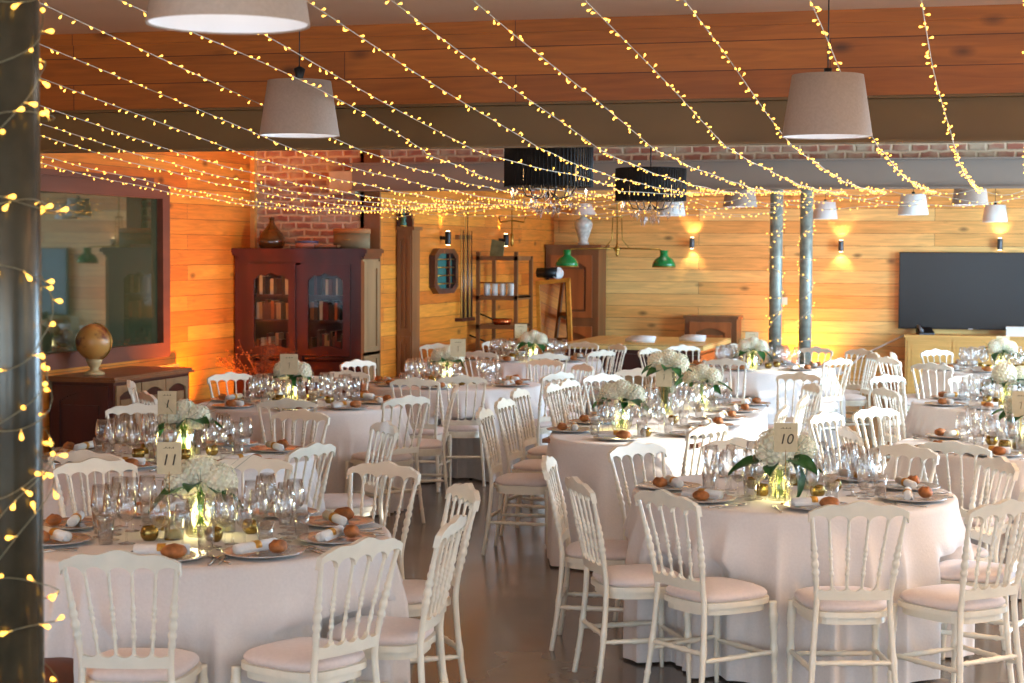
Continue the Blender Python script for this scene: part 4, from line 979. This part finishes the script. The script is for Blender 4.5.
# sideboard below the interior window
sx0, sx1, sy0, sy1, shh = -7.64, -7.06, 13.05, 14.42, .85
t = thing('sideboard', 'dark red-brown sideboard below the framed interior window, carrying the globe', 'cabinet', (sx0, sy0, 0)); W_, D_ = sx1-sx0, sy1-sy0
MB().box(0, W_, 0, D_, .06, shh-.04).box(.02, W_-.02, .02, D_-.02, 0, .06).obj('carcass', MAHO, t)
MB().box(-.0, W_+.035, -.035, D_+.035, shh-.04, shh-.02).box(0, W_+.02, -.02, D_+.02, shh-.02, shh).obj('top', WALN, t)
m = MB(); panel_door(m, .04, W_-.04, .1, shh-.07, -.001, .07, .06, 0, .016); m.obj('end_panel', MAHO, t)
for i in range(3):
    m = MB(); w0 = .03+i*(D_-.06)/3; w1 = w0+(D_-.06)/3-.015; panel_door(m, w0, w1, .1, shh-.07, 0, .04, .05, 0, .014)
    m.v = [(W_+(-y), x, z) for x, y, z in m.v]
    d = tag(m.obj('door', WOODG, t), 'greyed oak door front'); knob((W_+.014, w1-.03, .45), d, r=.01); d.children[0].rotation_euler = (0, PI/2, 0)
# globe
q = at(79, 372, shh); gx, gy = -7.38, 13.32
t = thing('globe', 'antique terrestrial globe on a turned white stand, on the sideboard', 'globe', (gx, gy, shh))
gm = bpy.data.materials.new('globe_map'); gm.use_nodes = True; nt = gm.node_tree; b_ = nt.nodes['Principled BSDF']
no = nd(nt, 'ShaderNodeTexNoise'); no.inputs['Scale'].default_value = 7; no.inputs['Detail'].default_value = 5; tc = nd(nt, 'ShaderNodeTexCoord'); nt.links.new(tc.outputs['Object'], no.inputs['Vector'])
rp = nd(nt, 'ShaderNodeValToRGB'); e = rp.color_ramp.elements; e[0].position = .52; e[0].color = lin((196, 140, 72)); e[1].position = .62; e[1].color = lin((120, 60, 34)); nt.links.new(no.outputs['Fac'], rp.inputs[0]); nt.links.new(rp.outputs[0], b_.inputs['Base Color']); b_.inputs['Roughness'].default_value = .35
MB().ball((0, 0, .27), .15, n=32, m=20).obj('globe_sphere', gm, t)
MB().lathe([(0, 0), (.085, 0), (.085, .02), (.05, .03), (.03, .05), (.045, .07), (.06, .1), (.07, .125), (.06, .13), (0, .13)], 28).obj('stand', mat('cream_paint', (200, 170, 120), .6), t)
m = MB(); m.tube([(.158*math.sin(a*PI/18), 0, .27-.158*math.cos(a*PI/18)) for a in range(19)], .005, 6); m.obj('meridian', BRASS, t)

# vase of dry branches in the corner
t = thing('dried_branches', 'vase of dry amber-lit branches in the corner beside the bookcase', 'plant', (-6.98, 15.75, 0))
MB().lathe([(0, 0), (.09, 0), (.12, .15), (.1, .4), (.05, .55), (.06, .6), (.052, .6), (.04, .54), (0, .5)], 24).obj('vase', mat('brown_stoneware', (80, 46, 30), .5), t)
m = MB(); m2 = MB(); rb = random.Random(9)
for i in range(16):
    a = rb.uniform(0, 6.28); p = Vector((0, 0, .5)); d = Vector((.35*math.cos(a), .35*math.sin(a), 1)).normalized(); pts = [p.copy()]
    for s in range(9):
        d = (d+Vector((rb.uniform(-.3, .3), rb.uniform(-.3, .3), rb.uniform(-.12, .1)))).normalized(); p = p+d*.058; pts.append(p.copy())
        if s > 1:
            for _ in range(2):
                q = p+Vector((rb.uniform(-1, 1), rb.uniform(-1, 1), rb.uniform(-.3, 1)))*.06; m.tube([p, q], .0015, 4)
                for _ in range(2): c = q+Vector([rb.uniform(-.012, .012) for _ in range(3)]); m2.ball(c, .008, .008, .005, 6, 4)
    m.tube(pts, [.005-.0004*k for k in range(len(pts))], 5)
m.obj('branches', mat('dry_twig', (120, 66, 36), .8), t); tag(m2.obj('dry_leaves', mat('dry_leaf', (140, 76, 40), .8), t), kind='stuff')

# tall narrow case, front to the camera
t = thing('tall_narrow_cabinet', 'tall narrow walnut case with an arched top at the pale wall corner', 'cabinet', (XL2+.005, 17.62, 0))
CW, CD = .17, .24
MB().box(0, CW, 0, CD, .0, 2.1).box(0, CW+.03, -.03, CD, 2.1, 2.135).obj('case', WALN, t)
m = MB(); n = 14
for i in range(n):
    u = -1+2*(i+.5)/n; m.box(CW/2+u*CW/2-CW/2/n, CW/2+u*CW/2+CW/2/n, .0, .05, 2.136, 2.15+.19*math.sqrt(max(0, 1-u*u)))
m.obj('hood', MAHO, t)
m = MB(); panel_door(m, .015, CW-.015, .1, 1.0, -.001, .03, .03, 0, .014); m.obj('door', WALN, t)
m = MB(); panel_door(m, .015, CW-.015, 1.05, 2.05, -.001, .03, .03, 0, .014); m.obj('door', WALN, t)
t = thing('ceramic_figurine', 'small blue-green ceramic figurine on the ledge of the tall narrow case', 'figurine', (XL2+CW/2, 17.605, 2.136))
m = MB().lathe([(0, 0), (.03, 0), (.034, .03), (.022, .06), (.03, .09), (.012, .12), (.02, .145), (.012, .165), (0, .17)], 16); m.obj('body', mat('teal_glaze', (70, 110, 90), .25, 0, .3), t); MB().lathe([(0, 0), (.034, 0), (.034, .012), (0, .012)], 16).obj('base', GOLD, t)

def wall2(px, py, off=.0): d = ray(px, py); return EYE+d*((XL2+off-EYE.x)/d.x)
# octagonal case
c = wall2(443.5, 271, .03)
t = thing('octagonal_display_case', 'octagonal mahogany wall case with teal lining and brass bars', 'wall case', (XL2, c.y, c.z)); hw, hh = .42, .25
def octo(k): 
    a, b = hw*k, hh*k; s = .30
    return [(-a*(1-s*1.2), -b), (a*(1-s*1.2), -b), (a, -b*(1-s)), (a, b*(1-s)), (a*(1-s*1.2), b), (-a*(1-s*1.2), b), (-a, b*(1-s)), (-a, -b*(1-s))]
O, I = octo(1), octo(.78); m = MB()
vs = [(x_, y, z) for x_ in (0, .07) for (y, z) in O]+[(x_, y, z) for x_ in (.02, .07) for (y, z) in I]; fs = []
for i in range(8): j = (i+1) % 8; fs += [(i, j, 8+j, 8+i), (8+i, 8+j, 24+j, 24+i), (24+i, 24+j, 16+j, 16+i)]
m.add(vs, fs, 0, False); m.obj('case_frame', MAHO, t)
MB().add([(.02, y, z) for y, z in I], [tuple(range(8))], 0, False).obj('lining', mat('teal_baize', (40, 96, 88), .8), t)
for z in (-.14, -.05, .04, .13): MB().tube([(.05, -hw*.74, z), (.05, hw*.74, z)], .008, 8).obj('brass_bar', BRASS, t)
MB().box(.03, .06, .12, .16, -.19, .19).obj('divider', MAHO, t)
# cue rack
c = wall2(464, 280, .03)
t = thing('cue_rack', 'wall rack for billiard cues between octagonal case and shelving', 'rack', (XL2, c.y, 0))
MB().box(0, .05, -.25, .25, 2.02, 2.07).obj('upper_rail', WALN, t); MB().box(0, .09, -.25, .25, 1.08, 1.12).obj('lower_rail', MAHO, t)
for i in range(6):
    y = c.y-.2+i*.08; L_ = 1.35 if i in (2, 3) else 1.0
    o = MB().tube([(0, 0, 0), (0, 0, .4), (0, 0, L_)], [.014, .010, .005], 8).obj('billiard_cue', mat('cue_dark' if i % 2 else 'cue_ash', (70, 46, 34) if i % 2 else (190, 140, 70), .3)); o.location = (XL2+.06, y, 1.121)
    tag(o, ORD[i]+' billiard cue from the narrow case end of the wall rack', 'cue', 'cues in the wall rack')
# hanging brass gas lamp near the corner
c = wall2(512, 226, .6)
t = thing('brass_ceiling_fitting', 'thin brass ceiling fitting with a short cross arm above the shelving rack', 'lamp', (c.x, c.y, 1.98))
MB().tube([(0, 0, 0), (0, 0, ZC-1.98)], .008, 8).obj('rod', BRASS, t); MB().tube([(-.16, 0, .3), (-.14, 0, .24), (0, 0, .26), (.14, 0, .24), (.16, 0, .3)], .008, 8).obj('cross_arm', BRASS, t)
MB().lathe([(0, -.04), (.02, -.02), (.014, .03), (.022, .1), (0, .12)], 14).obj('finial', BRASS, t)
# shelving rack
rx0, rx1, ry0, ry1 = -6.14, -5.68, 20.1, 20.75
t = thing('shelving_rack', 'open dark wooden shelving rack with copper pans beside the leaning mirror', 'shelf', (rx0, ry0, 0)); a, b = rx1-rx0, ry1-ry0
for x, y in ((0, 0), (a, 0), (0, b), (a, b)): MB().box(x-.02, x+.02, y-.02, y+.02, 0, 1.88 if y == 0 else 1.8).obj('upright', WALN, t)
for z in (.3, .68, .98, 1.32, 1.78): 
    m = MB(); m.box(-.02, a+.02, -.02, .0, z, z+.05); m.box(-.02, a+.02, b, b+.02, z, z+.05); m.box(0, .02, 0, b, z, z+.05); m.box(a-.02, a, 0, b, z, z+.05)
    if z < 1.7: m.box(0, a, 0, b, z+.02, z+.045)
    m.obj('shelf', WALN, t)
MB().tube([(0, -.01, 1.52), (a, -.01, 1.52)], .008, 8).obj('rail', WALN, t)
def pan(loc, s, rz, label):
    t = thing('copper_pan', label, 'pan', loc, rz); MB().lathe([(0, 0), (.1*s, 0), (.12*s, .02), (.125*s, .08*s), (.118*s, .08*s), (.112*s, .02), (0, .012)], 28).obj('bowl', COPPER, t)
    MB().tube([(-.11*s, 0, .06*s), (-.2*s, 0, .1*s), (-.36*s, 0, .16*s)], [.012, .009, .012], 8).obj('handle', BLACK, t)
pan((rx0+.26, ry0+.12, 1.027), .9, 0, 'copper saucepan on the middle shelf of the rack'); pan((rx0+.24, ry0+.15, .727), 1.25, .15, 'large copper frying pan on the lower shelf of the rack')
for i in range(4):
    o = MB().lathe([(0, 0), (.036, 0), (.042, .15), (.039, .15), (.033, .008), (0, .008)], 18).obj('white_beaker', LINW); o.location = (rx0+.08+i*.095, ry0+.1, 1.367); tag(o, ORD[i]+' white beaker in the row on the upper rack shelf', 'cup', 'white beakers on the rack')
t = thing('framed_print', 'small unframed greenish picture leaning on top of the shelving rack', 'picture', (rx0+.05, ry0+.3, 1.832), R(-8)); o = MB().box(0, .17, -.008, .008, 0, .2).obj('board', mat('green_grey_print', (128, 124, 84), .7, 0, .3, 12), t); o.rotation_euler = (.12, .2, 0)

# corner cabinet with porcelain lamp
cx0, cx1 = XL2+.02, -5.52; cy = YE-.5
t = thing('corner_cupboard', 'tall walnut cupboard with arched doors in the far corner', 'cabinet', (cx0, cy, 0)); a = cx1-cx0; hC = 1.98
MB().box(0, a, 0, .46, .05, hC-.06).box(.02, a-.02, .02, .46, 0, .05).obj('carcass', WALN, t); MB().box(-.0, a+.03, -.03, .46, hC-.06, hC-.03).box(0, a+.045, -.045, .46, hC-.03, hC).obj('cornice', WALN, t)
m = MB(); panel_door(m, .08, a-.08, 1.0, hC-.14, -.001, .08, .08, 0, .04); d = m.obj('door', WALD, t); m = MB(); panel_door(m, .08, a-.08, .12, .88, -.001, .06, .08, 0, .04); m.obj('door', WALD, t); knob((.12, -.04, 1.3), d); d.children[0].rotation_euler = (PI/2, 0, 0)
q = atY(583, 243, cy+.2)
t = thing('porcelain_lamp', 'white patterned porcelain table lamp on top of the corner cupboard', 'lamp', (q.x, cy+.22, hC))
MB().lathe([(0, 0), (.08, 0), (.075, .03), (.06, .05), (.085, .14), (.12, .24), (.125, .29), (.1, .34), (.05, .36), (.045, .39), (0, .39)], 32).obj('vase_body', mat('blue_white_porcelain', (214, 216, 206), .25, 0, .22, 22), t)
MB().lathe([(.18, .41), (.1, .56)], 40).lathe([(.178, .412), (.098, .558)], 40).obj('lamp_shade', LINW, t); MB().tube([(0, 0, .38), (0, 0, .52)], .008, 8).obj('stem', BRASS, t)
# leaning gilt mirror
q = atZ(560, 310, 22.3)
t = thing('leaning_mirror', 'gilt-framed mirror leaning in front of the corner cupboard', 'mirror', (q.x, q.y-.1, .0)); 
m = MB(); a, b = .23, 1.56
for (x0, x1, z0, z1) in ((-a, -a+.05, 0, b), (a-.05, a, 0, b), (-a, a, 0, .05), (-a, a, b-.05, b)): m.box(x0, x1, -.02, .02, z0, z1)
m.obj('frame', GOLD, t); mm = mat('mirror_silver', (220, 214, 200), .02, 1, .01); MB().box(-a+.04, a-.04, -.012, .0, .04, b-.04).obj('glass', mm, t); MB().box(a-.062, a-.05, -.02, .0, .05, b-.05).obj('inner_edge', BLACK, t)
t.rotation_euler = (R(-8), R(-6), R(-8))
# telescope-like horn beside
q = atZ(548, 271, 22.6)
t = thing('projector_lamp', 'dark horizontal cylinder with a white disc face above the leaning mirror', 'instrument', (q.x, q.y, 1.5))
MB().tube([(-.14, 0, .12), (.12, 0, .12)], [.06, .075], 20).obj('barrel', BLACK, t)
o = MB().lathe([(0, 0), (.085, 0), (.08, .015), (0, .02)], 24).obj('lens_disc', mat('white_enamel', (228, 228, 224), .3), t); o.location = (.12, 0, .12); o.rotation_euler = (R(50), R(60), 0)
MB().tube([(0, 0, -1.5), (0, 0, .1)], .015, 8).lathe([(0, -1.5), (.12, -1.5), (.1, -1.47), (0, -1.46)], 20).obj('stand', BLACK, t)

# billiard table under a board cover
bx, by0, by1 = (-5.05, -3.42), 19.75, 21.7
t = thing('billiard_table', 'large dark billiard table with a pale yellow board cover', 'table', (bx[0], by0, 0)); a, b = bx[1]-bx[0], by1-by0
m = MB(); m.box(0, a, 0, b, .79, .85); tag(m.obj('board_cover', planks('cover_boards', 'x', (232, 196, 120), (240, 206, 132), .12, 2.2, coat=.3, knot=.3), t), 'pale yellow board cover')
MB().box(.06, a-.06, .06, b-.06, .56, .79).box(.03, a-.03, .03, b-.03, .70, .74).box(.05, a-.05, .05, b-.05, .52, .56).obj('frame', MAHO, t)
for x in (.2, a-.2):
    for y in (.2, b-.2): o = MB().lathe([(0, 0), (.07, 0), (.08, .05), (.05, .1), (.09, .25), (.07, .4), (.09, .48), (.09, .53), (0, .53)], 24).obj('leg', MAHO, t); o.location = (x, y, 0)
for (px, py, w_, l) in ((640, 343, .17, 'rolled white cloth lying on the billiard table cover'), (692, 342, .15, 'folded white cloth pile on the corner of the billiard table cover')):
    q = at(px, py, .86); q.x = min(q.x, bx[1]-w_-.02); q.y = min(max(q.y, by0+.1), by1-.2)
    m = MB()
    for i in range(3): m.tube([(-w_*(1-.08*i), i*.05, .032+.012*i), (0, i*.04+.01, .034+.012*i), (w_*(1-.05*i), i*.04, .032+.012*i)], [.024, .03, .025], 12)
    m.v = [(x, y, z+.006*noise.noise(Vector((x, y, z))*14)) for x, y, z in m.v]
    o = m.obj('folded_cloth', NAPK); o.location = (q.x, q.y, .858); o.rotation_euler = (0, 0, R(-8)); tag(o, l, 'cloth')
# green-shaded billiard light
q0 = atZ(617, 250, 20.6)
t = thing('billiard_light', 'brass billiard light with two green enamel shades over the billiard table', 'lamp', q0); z0 = 0
pl, pr = atZ(567, 255, 20.6)-q0, atZ(664, 259, 20.6)-q0
ln = Vector((1, .28, 0)).normalized(); dl = Vector(pl).dot(ln); dr_ = Vector(pr).dot(ln)
m = MB(); m.tube([(0, 0, .02), (0, 0, ZC-q0.z)], .008, 8); m.lathe([(0, -.08), (.02, -.05), (.012, -.03), (.035, 0), (.03, .03), (.012, .05), (0, .3)], 16)
for s in (-1, 1): m.tube([ln*(s*.05)+Vector((0, 0, .38)), ln*(s*.06)+Vector((0, 0, .12)), ln*(s*.14)+Vector((0, 0, .02))], .006, 6)
m.tube([ln*-.06+Vector((0, 0, .38)), ln*.06+Vector((0, 0, .38))], .01, 6); m.obj('brass_stem', BRASS, t)
for dd, pz in ((dl, pl.z), (dr_, pr.z)):
    MB().tube([(0, 0, .02), ln*dd*.5+Vector((0, 0, .015)), ln*dd*.9+Vector((0, 0, .01)), ln*dd+Vector((0, 0, -.02)), ln*dd+Vector((0, 0, -.06))], .009, 8).obj('arm', BRASS, t)
    o = MB().lathe([(.02, .0), (.05, -.0), (.045, -.05), (.05, -.07), (.10, -.10), (.13, -.15), (.135, -.19), (.128, -.19), (.122, -.15), (.095, -.105), (.04, -.07)], 36).lathe([(.137, -.185), (.137, -.198), (.126, -.198)], 36, mi=1).obj('lamp_shade', [GREENS, BRASS], t); o.location = ln*dd+Vector((0, 0, -.0))
    MB().ball((0, 0, 0), .03).obj('bulb', emis('green_lamp_bulb', (255, 220, 140), 4, False), t).location = ln*dd+Vector((0, 0, -.14))
# low cupboard
q = atY(710, 316, YE-.45); x0 = atY(685, 316, YE-.45).x; x1 = atY(737, 316, YE-.45).x
t = thing('low_cupboard', 'low walnut cupboard with carved door between the billiard table and columns', 'cabinet', (x0, YE-.46, 0)); a = x1-x0; hC = q.z
MB().box(0, a, 0, .4, .04, hC-.04).box(.02, a-.02, .02, .4, 0, .04).obj('carcass', WALN, t); MB().box(-.02, a+.02, -.02, .41, hC-.04, hC).obj('top', WALN, t)
m = MB(); panel_door(m, .07, a-.07, .1, hC-.08, -.001, .06, .08, 0, .035); d = m.obj('door', WALD, t); knob((a-.1, -.035, hC*.5), d); d.children[0].rotation_euler = (PI/2, 0, 0)
# television and its sideboard
q = atY(899.5, 252, YE-.12); q2_ = atY(899.5, 328.5, YE-.12)
t = thing('television', 'very large flat black television fixed on the far board wall', 'television', (q.x, YE-.12, q2_.z)); a = 1.83; b = q.z-q2_.z
MB().box(0, a, .01, .055, 0, b).obj('casing', BLACK, t); MB().box(.012, a-.012, .004, .012, .018, b-.012).obj('screen', TVM, t); MB().box(a*.3, a*.7, .055, .112, b*.3, b*.7).obj('wall_bracket', BLACK, t)
MB().box(a/2-.03, a/2+.03, .0, .01, .004, .012).obj('badge', mat('badge_silver', (200, 200, 200), .3, .5), t)
zt = atY(950, 335.5, YE-.5).z; x0 = atY(905.5, 340, YE-.5).x
t = thing('media_sideboard', 'long light pine sideboard below the television', 'cabinet', (x0, YE-.5, 0)); a = 2.3
MB().box(0, a, 0, .44, .06, zt-.035).box(.03, a-.03, .03, .44, 0, .06).obj('carcass', PINE, t); MB().box(-.02, a+.02, -.02, .45, zt-.035, zt).obj('top', PINE, t)
for i in range(4):
    m = MB(); w0 = .03+i*(a-.06)/4; w1 = w0+(a-.06)/4-.02
    m.box(w0, w1, -.012, 0, .1, zt-.07); m.box(w0+.05, w1-.05, -.018, -.012, .15, zt-.12); d = m.obj('door', PINE, t); knob((w1-.04, -.018, zt*.55), d, BLACK, .008); d.children[0].rotation_euler = (PI/2, 0, 0)
q = atY(925, 333, YE-.35)
t = thing('telephone', 'slanted black desk telephone on the pine sideboard under the television', 'telephone', (q.x, YE-.3, zt), R(20))
MB().add([(-.1, -.08, 0), (.1, -.08, 0), (.1, .08, 0), (-.1, .08, 0), (-.1, -.08, .02), (.1, -.08, .02), (.1, .08, .09), (-.1, .08, .09)], [(3, 2, 1, 0), (4, 5, 6, 7), (0, 1, 5, 4), (1, 2, 6, 5), (2, 3, 7, 6), (3, 0, 4, 7)], 0, False).obj('base', BLACK, t)
MB().tube([(-.07, .08, .1), (-.07, 0, .085), (-.07, -.08, .045)], [.025, .016, .025], 10).obj('handset', mat('grey_plastic', (120, 122, 126), .3), t)
q = atY(1016, 335, YE-.35)
t = thing('white_box', 'white box on the pine sideboard at the right edge of the photo', 'box', (q.x, YE-.35, zt)); MB().box(-.12, .12, -.1, .1, 0, .1).obj('box_body', LINW, t); MB().box(-.125, .125, -.105, .105, .09, .12).obj('lid', LINW, t)
a_ = atY(905, 335, YE-.06); b_2 = atY(842, 378, YE-.05)
tag(MB().tube([(a_.x, YE-.03, a_.z), (b_2.x+.25, YE-.03, a_.z-.28), (b_2.x, YE-.03, .30), (b_2.x-.06, YE-.03, .3)], .012, 8).obj('white_cable', LINW), 'pale cable running down the wall from the pine sideboard to a socket', 'cable')
q = atY(838, 371, YE); tag(MB().box(-.05, .05, -.03, 0, -.05, .05).lathe([(0, 0), (.022, 0), (.022, .002), (0, .002)], 14, (0, -.03, 0)).obj('wall_socket', LINW), 'white wall socket low between column and television', 'socket').location = (q.x, YE, max(q.z, .3))
q = atY(783.5, 301, YE); tag(MB().box(-.05, .05, -.015, 0, -.05, .05).box(-.025, .025, -.022, -.015, -.035, .035).obj('light_switch', LINW), 'white light switch between the two far columns', 'switch').location = (q.x, YE, q.z)
# brown round stool behind the near column
q = at(40, 655, .42)
t = thing('leather_pouffe', 'brown leather pouffe at the lower left behind the near column', 'stool', (q.x-.02, q.y, 0))
LEA = mat('brown_leather', (92, 46, 26), .4, 0, .2, 20, coat=.2)
MB().lathe([(0, .02), (.17, .02), (.2, .05), (.21, .2), (.2, .36), (.17, .41), (0, .43)], 32).obj('cushion', LEA, t); m = MB()
for a in range(4): m.tube([(.13*math.cos(a*PI/2), .13*math.sin(a*PI/2), 0), (.13*math.cos(a*PI/2), .13*math.sin(a*PI/2), .03)], .015, 8)
m.obj('feet', BLACK, t)
